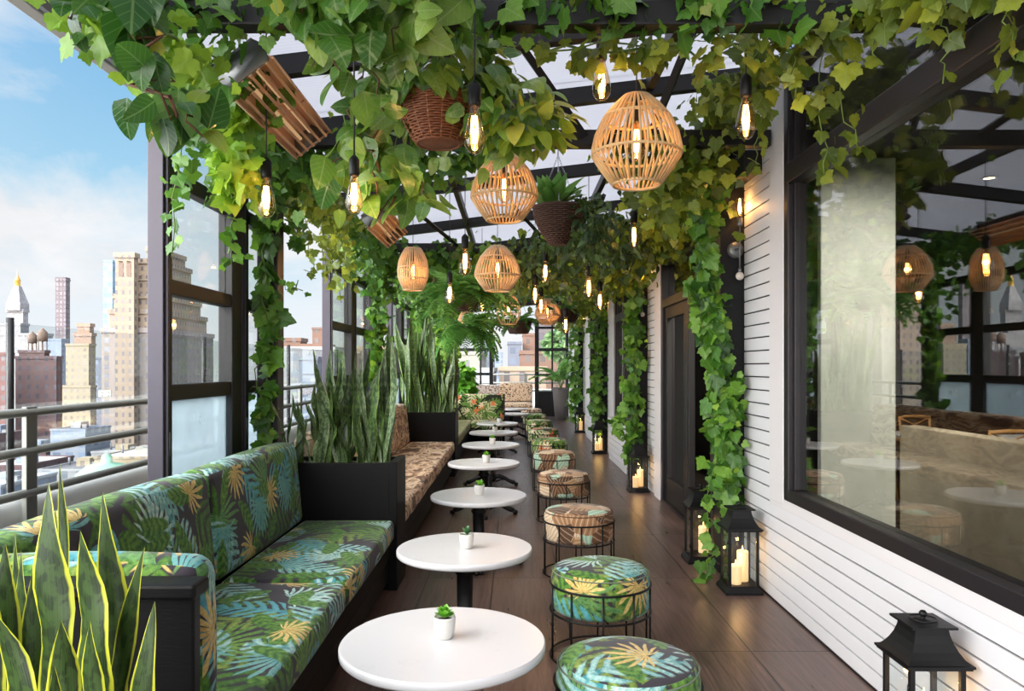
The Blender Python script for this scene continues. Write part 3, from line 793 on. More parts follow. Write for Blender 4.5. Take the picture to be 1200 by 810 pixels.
# ------------------------------------------------------------------ end of the terrace: steel framed glazing
e = frame('window_40', loc=(0, Y_END, 0)); f = MB(); Y = Y_END
for xx, w in ((-1.62,.06),(-.94,.05),(-.63,.11),(.70,.12),(1.15,.05),(1.58,.06)): f.cbox(xx-w/2, xx+w/2, Y-.04, Y+.04, 0, 2.85, .006)
for a, b, zs in ((-1.62,-.63,((1.95,.09),(1.24,.08),(.45,.08),(2.8,.1))), (.70,1.58,((2.59,.07),(1.95,.09),(1.22,.05),(2.8,.1),(.70,.06),(.03,.06))), (-.63,.70,((2.8,.1),))):
    for z, h in zs: f.cbox(a, b, Y-.035, Y+.035, z-h/2, z+h/2, .006)
f.build('window_frame', 'dark_steel', e)
for a, b, z0, z1 in ((-1.6,-.94,.5,2.75),(-.94,-.66,.5,2.75),(.75,1.13,.73,2.75),(1.17,1.56,.73,2.75)): MB().box(a, b, Y-.004, Y+.004, z0, z1).build('window_pane', 'glass', e)
m = MB(); m.box(.75, 1.56, Y-.02, Y+.02, .05, .68); m.box(-1.6, -.66, Y-.02, Y+.02, .0, .42); m.build('kick_panel', 'dark_steel', e)
struct('wall_far', MB().box(1.55, 1.93, Y_END+.05, Y_END+.3, 0, 3.3), 'pilaster_paint')
# railings outside
def railing(name, label, pts, zs, posts, r=.024):
    t = thing(name, label, 'railing', tuple(pts[0]))
    a, b = Vector(pts[0]), Vector(pts[1])
    for z in zs: m = MB(); m.cyl((a.x,a.y,z), (b.x,b.y,z), r, 12); m.build('rail', 'rail_paint', t)
    dr = (b-a).normalized(); nx = Vector((-dr.y, dr.x, 0))
    for q in posts:
        p = a+dr*q; m = MB()
        m.cbox(p.x-.05 if abs(dr.x) > .5 else p.x-.014, p.x+.05 if abs(dr.x) > .5 else p.x+.014, p.y-.045, p.y+.045, 0, zs[0]+.03, .004)
        o = m.build('railing_post', 'rail_paint', t)
        if abs(dr.y) > .5:
            m = MB(); m.cbox(p.x-.15, p.x+.014, p.y-.058, p.y-.046, zs[1]+.06, zs[0]-.06, .004)
            for dz in (.085, .125):
                for dx in (-.10, -.02): m.cyl((p.x+dx, p.y-.066, zs[1]+dz-.005), (p.x+dx, p.y-.056, zs[1]+dz-.005), .008, 8)
            m.build('bracket_plate', 'rail_paint', o)
    return t
railing('terrace_railing', 'three-bar grey metal railing running along the open left edge of the terrace', ((-2.6,-2.0,0),(-2.6,Y_END+4,0)), (1.206,.998,.774), (3.4, 5.98, 8.55, 11.05, 13.6, 16.1, 18.6, 21.1, 23.6))
t = thing('glass_windscreen', 'clear glass windscreen on slim dark posts outside the left railing', 'windscreen', (-2.76,0,0))
ys = (-1.0, 1.5, 4.06, 6.6, 9.1, 11.6, 14.1, 16.6, 19.1, 21.6, 24.0)
for y in ys: m = MB(); m.cyl((-2.76,y,.735), (-2.76,y,1.72), .02, 10); m.build('screen_post', 'dark_steel', t)
for a, b in zip(ys[:-1], ys[1:]): MB().box(-2.764, -2.756, a+.025, b-.025, .75, 1.69).build('glass_panel', 'rail_glass', t)
m = MB(); m.cushion(-2.95, -2.66, -3, Y_END+6, .0, .73, .10, 0, 40, 4); struct('wall_left', m, 'parapet_white')
struct('parapet_ledge', MB().cbox(-2.66, -2.50, -3, Y_END+6, 0, .52, .02), 'parapet_white')  # low ledge against the inner foot of the parapet
railing('end_railing', 'dark railing across the far end beyond the glazing', ((-2.4,Y_END+1.6,0),(4.4,Y_END+1.6,0)), (1.21,.95,.7), (1.2, 2.8, 4.6, 6.4), .03)
struct('wall_far', MB().cbox(-2.4, 4.6, Y_END+5.6, Y_END+6.0, 0, .62, .02), 'parapet_white')

# ------------------------------------------------------------------ benches along the windows
simple('piping_dull', (112,124,104), .7, 0, .3, 60)
simple('piping_pale', (176,184,160), .7, 0, .2, 60)
SX0, SX1 = -1.36, -.765       # seat, back to front
def sofa_base(t, y0, y1, x0=-1.52, x1=-.80, z1=.325):
    m = MB(); m.cbox(x0, x1-.03, y0, y1, .02, z1, .006); m.cbox(x0, x1, y0, y1, z1-.125, z1, .005); m.cbox(x0, x1-.004, y0, y1, .07, z1-.131, .005)
    k = int((y1-y0)/1.3); 
    m.build('base_panel', 'black_wood', t)
def seat(t, x0, x1, y0, y1, fab, off, z0=.325, z1=.462):
    c = MB().cushion(x0, x1, y0, y1, z0, z1, .035, .012, 10, 4).build('seat_cushion', fab, t, uvmode='box', uvoff=off)
    r = .012; P = [(x0+r,y0+r,z1-.012),(x1-r,y0+r,z1-.012),(x1-r,y1-r,z1-.012),(x0+r,y1-r,z1-.012)]
    pts = []
    for i in range(4):
        a, b = Vector(P[i]), Vector(P[(i+1) % 4])
        for k in range(12): pts.append(a.lerp(b, k/12))
    MB().tube(pts, .006, 6, closed=True).build('piping', 'piping_pale', c)
def backrest(t, y0, y1, fab, off, z0=.45, z1=.965, x0=-1.53, x1=-1.37):
    c = MB().cushion(x0, x1, y0, y1, z0, z1, .05, .015, 10, 4, shear=-.10).build('back_cushion', fab, t, uvmode='box', uvoff=off)
    zc = (z1-z0)/2; xo = x1-.014-.10*zc*.9
    MB().tube([(xo, y0+.02+(y1-y0-.04)*k/16, z1-.028) for k in range(17)], .006, 6).build('piping', 'piping_pale', c)
t = thing('bench_sofa', 'nearest bench sofa, blue-green and gold tropical leaf print cushions on a black wooden base', 'sofa', (-1.15, 3.4, 0))
sofa_base(t, 1.87, 4.79)
seat(t, SX0, SX1, 2.01, 3.405, 'tropical_print', (0,0)); seat(t, SX0, SX1, 3.415, 4.785, 'tropical_print', (.4,.9))
backrest(t, 1.93, 3.40, 'tropical_print', (1.7,.2)); backrest(t, 3.41, 4.78, 'tropical_print', (.3,1.4))
m = MB(); m.cbox(-1.62, -1.55, 1.87, 4.79, .0, .90, .006); m.build('back_board', 'black_wood', t)
m = MB(); m.cbox(-1.62, -.785, 1.82, 1.862, 0, .885, .006); m.cbox(-1.63, -.768, 1.785, 1.875, .885, .922, .008); m.build('arm_panel', 'black_wood', t)
MB().cushion(-1.40, -.795, 1.88, 2.005, .40, .952, .05, .012, 10, 4).build('arm_cushion', 'tropical_print', t, uvmode='box', uvoff=(2.2,.6))
t = thing('bench_sofa', 'second bench sofa, brown and cream bark-striped cushions between the two snake plant planters', 'sofa', (-1.15, 7.4, 0))
sofa_base(t, 5.18, 9.74)
for i, (a, b) in enumerate(((5.20,6.70),(6.71,8.21),(8.22,9.72))):
    seat(t, SX0, SX1, a, b, 'bark_stripe_print', (i*.7,i*.4), .325, .467); backrest(t, a, b, 'bark_stripe_print', (i*.5,1+i*.3))
m = MB(); m.cbox(-1.62, -1.55, 5.2, 9.72, 0, .90, .006); m.build('back_board', 'black_wood', t)
t = thing('bench_sofa', 'third bench sofa, olive seat turning the corner into a backrest printed with orange flowers', 'sofa', (-1.15, 12, 0))
sofa_base(t, 10.34, 13.9); sofa_base(t, 13.15, 13.9, -.79, -.20)
for i, (a, b) in enumerate(((10.36,12.2),(12.21,13.78))): seat(t, SX0, SX1, a, b, 'olive_print', (i*.6,.2), .325, .467); 
for i, (a, b) in enumerate(((10.36,12.2),(12.21,13.9))): backrest(t, a, b, 'jungle_print', (i,.5))
seat(t, SX1+.01, -.19, 13.16, 13.78, 'hibiscus_print', (.2,.1), .325, .467)
MB().cushion(-1.42, -.17, 13.79, 13.92, .45, .935, .03, .008, 10, 4).build('back_cushion', 'hibiscus_print', t, uvmode='box', uvoff=(.1,.2))
m = MB(); m.cbox(-1.62, -1.55, 10.36, 13.9, 0, .9, .006); m.cbox(-1.55, -.15, 13.925, 13.97, 0, .94, .006); m.build('back_board', 'black_wood', t)
t = thing('bench_sofa', 'beige speckled bench sofa with a tall back panel, against the far end glazing', 'sofa', (-.4, 20, 0))
m = MB(); m.cbox(-1.5, .50, 18.9, 19.75, .02, .40, .006); m.cbox(-1.56, -.32, 19.70, 19.78, 0, .80, .006); m.cbox(-.36, .52, 19.74, 19.80, 0, .96, .006); m.build('base_panel', 'black_wood', t)
MB().cushion(-1.46, -.34, 18.9, 19.56, .40, .50, .03, .01).build('seat_cushion', 'grey_speckle_print', t, uvmode='box')
MB().cushion(-.33, .49, 18.9, 19.56, .40, .52, .03, .01).build('seat_cushion', 'speckle_print', t, uvmode='box')
MB().cushion(-.35, .50, 19.58, 19.73, .53, 1.02, .03, .01).build('back_cushion', 'speckle_print', t, uvmode='box')
MB().cushion(-1.46, -.37, 19.58, 19.70, .62, .97, .03, .01).build('back_cushion', 'grey_speckle_print', t, uvmode='box', uvoff=(.3,.3))

# ------------------------------------------------------------------ planter boxes and snake plants
def planter(label, x0, x1, y0, y1, z1, cap=True, peb=True):
    t = thing('planter_box', label, 'planter', ((x0+x1)/2, (y0+y1)/2, 0), None)
    m = MB(); w = .03
    m.cbox(x0, x1, y0, y0+w, 0, z1, .004); m.cbox(x0, x1, y1-w, y1, 0, z1, .004); m.cbox(x0, x0+w, y0+w, y1-w, 0, z1, .004); m.cbox(x1-w, x1, y0+w, y1-w, 0, z1, .004); m.box(x0+w, x1-w, y0+w, y1-w, .02, .06)
    m.build('box', 'black_wood', t)
    if cap:
        m = MB(); m.cbox(x1-.035, x1+.02, y0-.012, y1+.004, 0, z1+.006, .005); m.build('corner_board', 'black_wood', t)
    m = MB(); m.box(x0+w, x1-w, y0+w, y1-w, z1-.10, z1-.03)
    rng = np.random.default_rng(int(y0*10))
    for _ in range(110): m.ball((rng.uniform(x0+.05,x1-.05), rng.uniform(y0+.05,y1-.05), z1-.03), rng.uniform(.008,.018), 6, 4, .7)
    tag(m.build('pebbles', 'grey_pebbles', t), kind='stuff'); return t
planter('black planter box of tall snake plants at the far end of the blue-green sofa', -1.53, -.77, 4.80, 5.165, .825)
planter('black planter box of snake plants at the far end of the brown striped sofa', -1.50, -.78, 9.77, 10.32, .85)
planter('low black planter box in the near left corner holding yellow-edged snake plants', -1.45, -.55, 1.02, 1.60, .50, False)
planter('black planter box holding a bright green bush behind the flowered sofa back', -1.5, -.45, 14.0, 14.5, .9, False)
def snake_leaf(t, base, tip, W, mat, rng, twist=.6, bend=(0,0,0), wv=.012, face=None):
    b, e = Vector(base), Vector(tip); L = (e-b).length; V = []; F = []; U = []
    d = (e-b).normalized(); fx = Vector(face) if face is not None else Vector((rng.normal(), rng.normal(), 0))
    x = (fx-d*fx.dot(d)).normalized(); y = d.cross(x); nt = 18; ph = rng.uniform(0, 6); cs = (-1,-.55,0,.55,1)
    for i in range(nt+1):
        s = i/nt; w = W*(.50+.52*math.sin(PI*min(1,s*1.15)**.9*.5+.05))*(1-max(0,(s-.62)/.38)**1.7)
        if i == nt: w = .0008
        p = b.lerp(e, s)+Vector(bend)*(math.sin(PI*s))+y*wv*math.sin(s*7+ph); a = twist*(s-.5)
        xx = x*math.cos(a)+y*math.sin(a); yy = y*math.cos(a)-x*math.sin(a)
        for c in cs:
            ripple = .10*w*math.sin(s*19+ph+c*2)*abs(c)
            V.append(p+xx*(c*w/2)+yy*((abs(c)**1.6)*w*.22*(1-.6*s)+ripple)); U.append((c, s*L))
    k = len(cs)
    for i in range(nt):
        for j in range(k-1): a = i*k+j; F.append((a, a+1, a+k+1, a+k))
    m = MB(); m.add(V, F, True, [[U[q] for q in f] for f in F]); return m.build('leaf', mat, t)
# near left corner
t = thing('snake_plant', 'yellow-edged snake plant with broad pointed leaves in the near left corner', 'plant', (-.95, 1.33, .47)); r_ = np.random.default_rng(3)
for (tx, ty, bx, by, wpx, Yd, tw, bend) in (
    (60,566,54,1020,42,1.38,.15,(0,0,0)),(95,622,112,1020,44,1.32,.2,(0,0,0)),(124,576,92,1000,31,1.45,.5,(.03,0,0)),(72,543,66,900,12,1.50,.5,(.0,0,.0)),
    (67,596,60,960,22,1.52,.3,(0,0,0)),(173,640,118,1040,22,1.36,.5,(-.03,0,0)),(179,706,128,1040,24,1.30,.6,(.01,0,0)),(-6,722,26,1030,40,1.28,.3,(.03,0,0)),
    (73,727,26,1010,34,1.26,.5,(.02,0,0)),(30,646,8,1000,26,1.46,.3,(0,0,0)),(22,622,14,1000,16,1.5,.4,(0,0,0)),(110,726,88,1020,26,1.24,.4,(0,0,0)),
    (139,711,80,1030,14,1.5,.8,(.04,0,.0)),(8,636,-12,1000,30,1.4,.3,(0,0,0)),(64,780,54,1050,22,1.22,.4,(0,0,0)),(38,668,36,1010,26,1.42,.3,(0,0,0)),(105,690,100,1020,20,1.4,.6,(0,0,0)),(-14,680,-30,1030,34,1.34,.3,(0,0,0))):
    tip = at(tx, ty, Yd); base = at(bx, by, Yd+r_.uniform(-.04,.04)); base[2] = max(base[2], .40)
    snake_leaf(t, base, tip, wpx*Yd/FPX*1.3, 'snake_gold', r_, tw, bend, .008, face=(1, r_.uniform(-.5,.5), 0))
def clump(label, cx, cy, zb, n, seed, hmin, hmax, W, rad, mats=('snake_plain','snake_plain','snake_silver'), group=None, xlim=(-1.60,-.78)):
    t = thing('snake_plant', label, 'plant', (cx, cy, zb), group); rng = np.random.default_rng(seed)
    for i in range(n):
        a = rng.uniform(0, 2*PI); rr = rad*rng.random()**.5; b = (cx+rr*math.cos(a), cy+.7*rr*math.sin(a), zb-.06); h = hmin+(hmax-hmin)*rng.random()**.8
        lean = rng.uniform(.02,.34)*h; e = [b[0]+lean*math.cos(a)+rng.normal(0,.05), b[1]+lean*.5*math.sin(a), zb+h]
        e[0] = min(max(e[0], xlim[0]), xlim[1])
        snake_leaf(t, b, tuple(e), W*rng.uniform(.6,1.15), mats[rng.integers(len(mats))], rng, rng.uniform(-2.0,2.0), (rng.normal(0,.022),rng.normal(0,.01),0), .016)
    return t
Z1 = .825
clump('snake plant with short leaves at the left end of the planter behind the near sofa', -1.47, 4.95, Z1, 6, 11, .22, .50, .055, .06)
clump('broad dark-leaved snake plant second from the left in the planter behind the near sofa', -1.25, 4.98, Z1, 23, 12, .25, .78, .075, .14)
clump('tall snake plant in the middle of the planter behind the near sofa', -1.05, 4.97, Z1, 23, 13, .25, .84, .075, .13)
clump('tall pale-banded snake plant at the aisle end of the planter behind the near sofa', -.89, 4.96, Z1, 13, 14, .30, .98, .055, .08, ('snake_silver','snake_plain'))
for i, (x, s, lb) in enumerate(((-1.36, 21, 'slim upright snake plant at the window end of the second planter'), (-1.18, 22, 'dense upright snake plant in the middle of the second planter'), (-1.0, 23, 'dense upright snake plant right of the middle in the second planter'), (-.88, 24, 'pale slim snake plant at the aisle end of the second planter'))):
    clump(lb, x, 10.02, .85, 13, s, .5, 1.35 if i < 3 else 1.05, .085, .11, ('snake_plain','snake_plain','snake_plain','snake_silver'))

# ------------------------------------------------------------------ white cafe tables
TR, TH = .353, .5075
def table(label):
    t = thing('cafe_table', label, 'table', (0,0,0), 'white cafe tables down the terrace')
    m = MB(); m.lathe([(.0005,TH-.033),(TR-.006,TH-.033),(TR,TH-.027),(TR,TH-.006),(TR-.005,TH),(.0005,TH)], 72, smooth=False)
    for i in range(len(m.sm)): m.sm[i] = (72*2 <= i < 72*3)
    m.build('table_top', 'white_quartz', t)
    m = MB(); m.lathe([(.0005,TH-.034),(.16,TH-.034),(.16,TH-.046),(.06,TH-.06),(.045,TH-.09),(.047,.40),(.055,.395),(.055,.38),(.043,.37),(.040,.16),(.052,.15),(.056,.13),(.048,.12),(.06,.10),(.07,.08),(.06,.055),(.0005,.05)], 28)
    m.build('pedestal', 'cast_iron', t)
    for k in range(4):
        a = k*PI/2; c, s = math.cos(a), math.sin(a); m = MB()
        P = [(.045,.10),(.10,.115),(.16,.095),(.22,.060),(.27,.040),(.30,.036)]
        m.tube([(r*c, r*s, z) for r, z in P], [.030,.028,.024,.022,.026,.020], 8)
        for da, dr in ((-.10,.0),(0,.012),(.10,.0)): m.ball(((.305+dr)*math.cos(a+da), (.305+dr)*math.sin(a+da), .019), .019, 8, 6)
        m.tube([(.06*c,.06*s,.05),(.13*c,.13*s,.075),(.19*c,.19*s,.07)], [.012,.010,.006], 6)
        m.build('claw_foot', 'cast_iron', t)
    return t
def succulent(label, mat, seed, spiky=False):
    t = thing('potted_succulent', label, 'plant', (0,0,0), 'potted succulents on the tables'); rng = np.random.default_rng(seed)
    m = MB(); m.lathe([(.0005,.0),(.022,.0),(.027,.005),(.032,.03),(.0345,.062),(.0335,.068),(.031,.066),(.030,.056),(.0005,.056)], 28); m.build('pot', 'pot_white', t)
    m = MB(); m.lathe([(.0301,.055),(.015,.059),(.0005,.060)], 16); m.build('soil', 'soil', t)
    n = 30; a = rng.uniform(0, 6.28, n); el = np.linspace(.15, 1.35, n); c = np.zeros((n,3)); c[:,2] = .060+.012*el/1.35
    tip = np.stack([np.cos(a)*np.cos(el), np.sin(a)*np.cos(el), np.sin(el)], 1); up = np.stack([-np.cos(a)*np.sin(el), -np.sin(a)*np.sin(el), np.cos(el)], 1)
    sz = np.where(el < .9, rng.uniform(.032,.042,n), rng.uniform(.022,.034,n))
    tpl = grid_leaf(lambda q: (.16 if spiky else .34)*math.sin(PI*min(1,q**.85)) if 0 < q < 1 else .004, 6, xs=(-1,0,1), fold=.25, droop=-.15, lobe=0)
    fast_mesh('rosette', [leaf_arrays(tpl, c, tip, up, sz)], mat, t); return t
tabs = [(-.240,2.553,'nearest white round cafe table, beside the blue-green sofa'),(-.251,3.86,'second white round cafe table from the camera, next to the first planter box'),
 (-.252,5.45,'third white round cafe table from the camera, beside the brown striped sofa'),(-.287,7.30,'fourth white round cafe table from the camera, halfway along the brown striped sofa'),
 (-.270,9.04,'fifth white round cafe table from the camera, near the second planter box'),(-.279,10.72,'sixth white round cafe table from the camera, by the olive seat'),
 (-.262,12.45,'seventh white round cafe table, just before the flowered sofa back'),(-.03,14.95,'nearer of the two white cafe tables beyond the flowered sofa back'),(-.03,16.75,'farther of the two white cafe tables beyond the flowered sofa back')]
t0 = table(tabs[0][2]); t0.location = (tabs[0][0],tabs[0][1],0); t0['_at'] = (tabs[0][0],tabs[0][1],0.)
for x, y, lb in tabs[1:]: copy_tree(t0, (x,y,0), 0, lb)
suc = [(at(520,750,2.54), 'succulent_green', 0, 'bright green succulent in a pale pot on the nearest white table'),(at(547,640,3.86), 'succulent_blue', 1, 'spiky dark green succulent in a white pot on the second table'),
 (at(562,578,5.45), 'succulent_green', 0, 'small leafy succulent in a white pot on the third table'),(at(570,540,7.30), 'succulent_green', 0, 'green succulent in a white pot on the fourth table'),
 (at(577,517,9.0), 'succulent_green', 0, 'green succulent in a white pot on the fifth table'),(at(580,505,10.7), 'succulent_blue', 0, 'dark succulent in a white pot on the sixth table'),(at(585,495,12.45), 'succulent_blue', 0, 'small succulent in a white pot on the seventh table')]
for i, (p, mt, sp, lb) in enumerate(suc):
    s = succulent(lb, mt, 60+i, sp); s.location = (p[0], tabs[i][1]+(-.02 if i else .02), TH); s.rotation_euler = (0,0,i*.9); s.scale = (1.12,)*3

# ------------------------------------------------------------------ drum stools in wire frames
def stool(label, fab, ang):
    t = thing('drum_stool', label, 'stool', (0,0,0), 'round drum stools down the aisle')
    R = .243; prof = [(.0005,.245),(R-.03,.245),(R-.008,.252),(R,.27),(R+.003,.33),(R+.002,.40),(R-.004,.43),(R-.020,.448),(R-.06,.460),(R-.13,.468),(.0005,.472)]
    m = MB(); m.lathe(prof, 56); n = 56
    for i in range(len(prof)-1):
        for j in range(n):
            f = i*n+j; q = []
            for (ii, jj) in ((i,j),(i,j+1),(i+1,j+1),(i+1,j)):
                a = 2*PI*jj/n; r, z = prof[ii]
                q.append((r*math.cos(a)+3.1+ang, r*math.sin(a)+1.7) if i >= 7 or i == 0 else (a*R*1.0+ang*2, z+.3))
            m.uv[f] = q
    c = m.build('seat_cushion', fab, t)
    MB().ring((0,0,.4365), R-.0045, .0032, 56, 6).build('piping', 'piping_dull' if fab != 'banana_leaf_print' else 'stem_brown', c)
    m = MB(); Rf = .250
    for z in (.375,.240,.012): m.ring((0,0,z), Rf, .0055, 56, 6)
    m.ring((0,0,.240), .18, .005, 40, 6); 
    for k in range(2): m.cyl((-Rf*math.cos(k*PI/2), -Rf*math.sin(k*PI/2), .238), (Rf*math.cos(k*PI/2), Rf*math.sin(k*PI/2), .238), .005, 6)
    for k in range(10):
        a = 2*PI*k/10+.2; m.cyl((Rf*math.cos(a),Rf*math.sin(a),.012),(Rf*math.cos(a),Rf*math.sin(a),.375), .0052, 6)
    m.build('wire_frame', 'black_metal', t); return t
def put_stools():
    first = {}
    rows = [(.392,2.53,'tropical_print','nearest drum stool, blue-green tropical leaf print in a black wire frame'),(.437,3.70,'tropical_print','second drum stool from the camera, blue-green tropical leaf print'),
     (.462,5.2,'banana_leaf_print','third drum stool from the camera, brown banana leaf print with mint patches'),(.478,6.98,'banana_leaf_print','fourth drum stool from the camera, brown banana leaf print, behind the third'),
     (.484,8.7,'banana_leaf_print','fifth drum stool from the camera, the farthest with brown banana leaf print'),(.503,10.25,'hibiscus_print','nearest of the green flower-printed drum stools'),
     (.492,11.9,'hibiscus_print','second of the green flower-printed drum stools'),(.49,13.8,'jungle_print','olive and rust drum stool behind the green flower-printed pair'),
     (.46,15.6,'jungle_print','farther olive and rust drum stool, just before the beige one'),(.44,17.6,'speckle_print','farthest drum stool, beige speckled print, near the end bench')]
    for i, (x, y, fab, lb) in enumerate(rows):
        o = stool(lb, fab, i*.37); o.location = (x,y,0); o['_at'] = (x,y,0.); o.rotation_euler = (0,0,i*.05)
put_stools()

# ------------------------------------------------------------------ lanterns with candles
def sq(m, h0, z0, h1, z1):
    V = [(-h0,-h0,z0),(h0,-h0,z0),(h0,h0,z0),(-h0,h0,z0),(-h1,-h1,z1),(h1,-h1,z1),(h1,h1,z1),(-h1,h1,z1)]
    m.add(V, [(0,3,2,1),(4,5,6,7),(0,1,5,4),(1,2,6,5),(2,3,7,6),(3,0,4,7)])
def lantern(label, s=1.0):
    t = thing('candle_lantern', label, 'lantern', (0,0,0), 'black candle lanterns along the house wall')
    m = MB(); sq(m,.118,0,.118,.018); sq(m,.118,.018,.098,.045); sq(m,.098,.045,.098,.052); m.build('base_plinth', 'black_metal', t)
    for sx in (-1,1):
        for sy in (-1,1): m = MB(); m.cbox(sx*.088-.009, sx*.088+.009, sy*.088-.009, sy*.088+.009, .052, .40, .002); m.build('corner_post', 'black_metal', t)
    for k in range(4):
        a = k*PI/2; c, s_ = math.cos(a), math.sin(a); q = lambda u, w: (u*c-w*s_, u*s_+w*c)
        V = [q(-.079,.088)+(.052,), q(.079,.088)+(.052,), q(.079,.088)+(.40,), q(-.079,.088)+(.40,), q(-.079,.091)+(.052,), q(.079,.091)+(.052,), q(.079,.091)+(.40,), q(-.079,.091)+(.40,)]
        MB().add(V, [(0,1,2,3),(7,6,5,4),(0,4,5,1),(1,5,6,2),(2,6,7,3),(3,7,4,0)]).build('glass_pane', 'glass', t)
    m = MB(); sq(m,.112,.40,.112,.408); sq(m,.118,.408,.118,.416); P = [(.108,.416),(.096,.430),(.082,.452),(.070,.478),(.062,.505),(.058,.530)]
    for (a, b), (c, d) in zip(P[:-1], P[1:]): sq(m, a, b, c, d)
    m.build('roof', 'black_metal', t)
    m = MB(); sq(m,.080,.530,.080,.538); m.lathe([(.035,.538),(.030,.543),(.010,.546),(.007,.552),(.013,.558),(.014,.566),(.008,.574),(.0005,.576)], 16); m.ring((0,0,.545), .045, .003, 28, 6); m.build('cap', 'black_metal', t)
    for z in (.13, .33):
        m = MB(); m.cyl((-.099,-.088,z-.012),(-.099,-.088,z+.012),.005,8)
        m.build('hinge', 'black_metal', t)
    return t
def candle(label, h, r):
    t = thing('pillar_candle', label, 'candle', (0,0,0), 'lit pillar candles in the lanterns')
    m = MB(); prof = [(.0005,0),(r-.002,0),(r,.003)]+[(r+.0007*math.sin(k*1.7), .003+(h-.01)*k/8) for k in range(1,9)]+[(r-.003,h+.002),(r-.008,h-.002),(r-.014,h-.008),(.0005,h-.010)]
    m.lathe(prof, 28); m.build('wax_body', 'wax', t)
    MB().cyl((0,0,h-.012),(0,0,h+.008),.0016,6).build('wick', 'wick', t)
    m = MB(); m.lathe([(.0005,h+.004),(.004,h+.010),(.0048,h+.016),(.003,h+.026),(.0005,h+.036)], 12); m.build('flame', 'flame', t)
    l = bpy.data.lights.new('candle_light', 'POINT'); l.energy = .35; l.color = (1,.55,.2); l.shadow_soft_size = .01
    o = bpy.data.objects.new('candle_light', l); COL.objects.link(o); o.parent = t; o.location = (0,0,h+.05)
    return t
LN = [(1.475,2.66,'nearest black candle lantern, in the near right corner under the big window',1),(1.470,4.80,'black lantern with two candles standing at the corner of white siding and ivy pillar',2),
 (1.405,5.54,'black candle lantern half hidden by ivy behind the one at the siding corner',1),(1.46,8.62,'black candle lantern on the floor beyond the glazed door',2),(1.44,12.4,'small distant black lantern before the third ivy column',2),(1.47,16.3,'farthest black lantern at the foot of the last ivy column',1)]
l0 = None
for x, y, lb, n in LN:
    if l0 is None: l0 = lantern(lb); l0.location = (x,y,0); l0['_at'] = (x,y,0.)
    else: copy_tree(l0, (x,y,0), 0, lb)
c0 = c1 = None
where = ('in the nearest lantern', 'in the lantern at the siding corner', 'in the half-hidden lantern behind the ivy', 'in the lantern beyond the glazed door', 'in the distant lantern before the third ivy column', 'in the farthest lantern')
for (x, y, lb, n), w in zip(LN, where):
    lab = 'taller lit cream candle '+w
    if c0 is None: c0 = candle(lab, .195, .037); c0.location = (x+.02,y+.03,.053)
    else: copy_tree(c0, (x+.03,y+.03,.053), 0, lab)
    if n == 2 or y < 3:
        lab = 'shorter lit cream candle '+w; p = (x-.035,y-.035,.053) if y > 3 else (x+.045,y-.045,.053)
        if c1 is None: c1 = candle(lab, .125 if y > 3 else .12, .036); c1.location = p
        else: copy_tree(c1, p, 0, lab)

# ------------------------------------------------------------------ lamps
def bulb_parts(t, z, up=False, energy=2.2, scale=1.0, light=True):
    s = -1 if up else 1; k = scale
    pr = [(.0132,0),(.0135,-.012),(.018,-.03),(.026,-.06),(.031,-.085),(.0325,-.10),(.030,-.118),(.021,-.133),(.010,-.141),(.0005,-.143)]
    m = MB(); m.lathe([(r*k, z+s*q*k) for r, q in pr], 24); b = m.build('bulb', 'bulb_glass', t)
    m = MB()
    for j in range(4):
        a = j*PI/2+.4; m.tube([(.006*k*math.cos(a),.006*k*math.sin(a),z-s*.030*k),(.011*k*math.cos(a+.3),.011*k*math.sin(a+.3),z-s*.072*k),(.006*k*math.cos(a+.5),.006*k*math.sin(a+.5),z-s*.108*k)], .0030*k, 5)
    m.build('filament', 'filament', b)
    m = MB(); m.cyl((0,0,z),(0,0,z-s*.032*k),.004*k,8); m.build('bulb_stem', 'bulb_glass', b)
    if light:
        l = bpy.data.lights.new('bulb_light', 'POINT'); l.energy = energy; l.color = (1,.60,.26); l.shadow_soft_size = .02
        o = bpy.data.objects.new('bulb_light', l); COL.objects.link(o); o.parent = t; o.location = (0,0,z-s*.075*k)
def cord_top(x, y, z): return zroof(x)+.02-z
def bulb_pendant(label, p, sc=1.3):
    t = thing('bulb_pendant', label, 'pendant light', tuple(p), 'bare bulb pendants'); x, y, z = p
    t['_at'] = (0,0,0); zt = .213*sc
    m = MB(); m.lathe([(.0005,.143*sc-.004),(.016*sc,.143*sc-.004),(.019*sc,.148*sc),(.019*sc,.200*sc),(.013*sc,.209*sc),(.006*sc,.217*sc),(.0005,.218*sc)], 20); m.build('socket', 'black_metal', t)
    bulb_parts(t, .143*sc, False, 1.8 if y < 5.5 else 3.2, sc)
    m = MB(); m.cyl((0,0,.21*sc),(0,0,cord_top(x,y,z)),.0035,6); m.build('cord', 'cable', t)
    return t
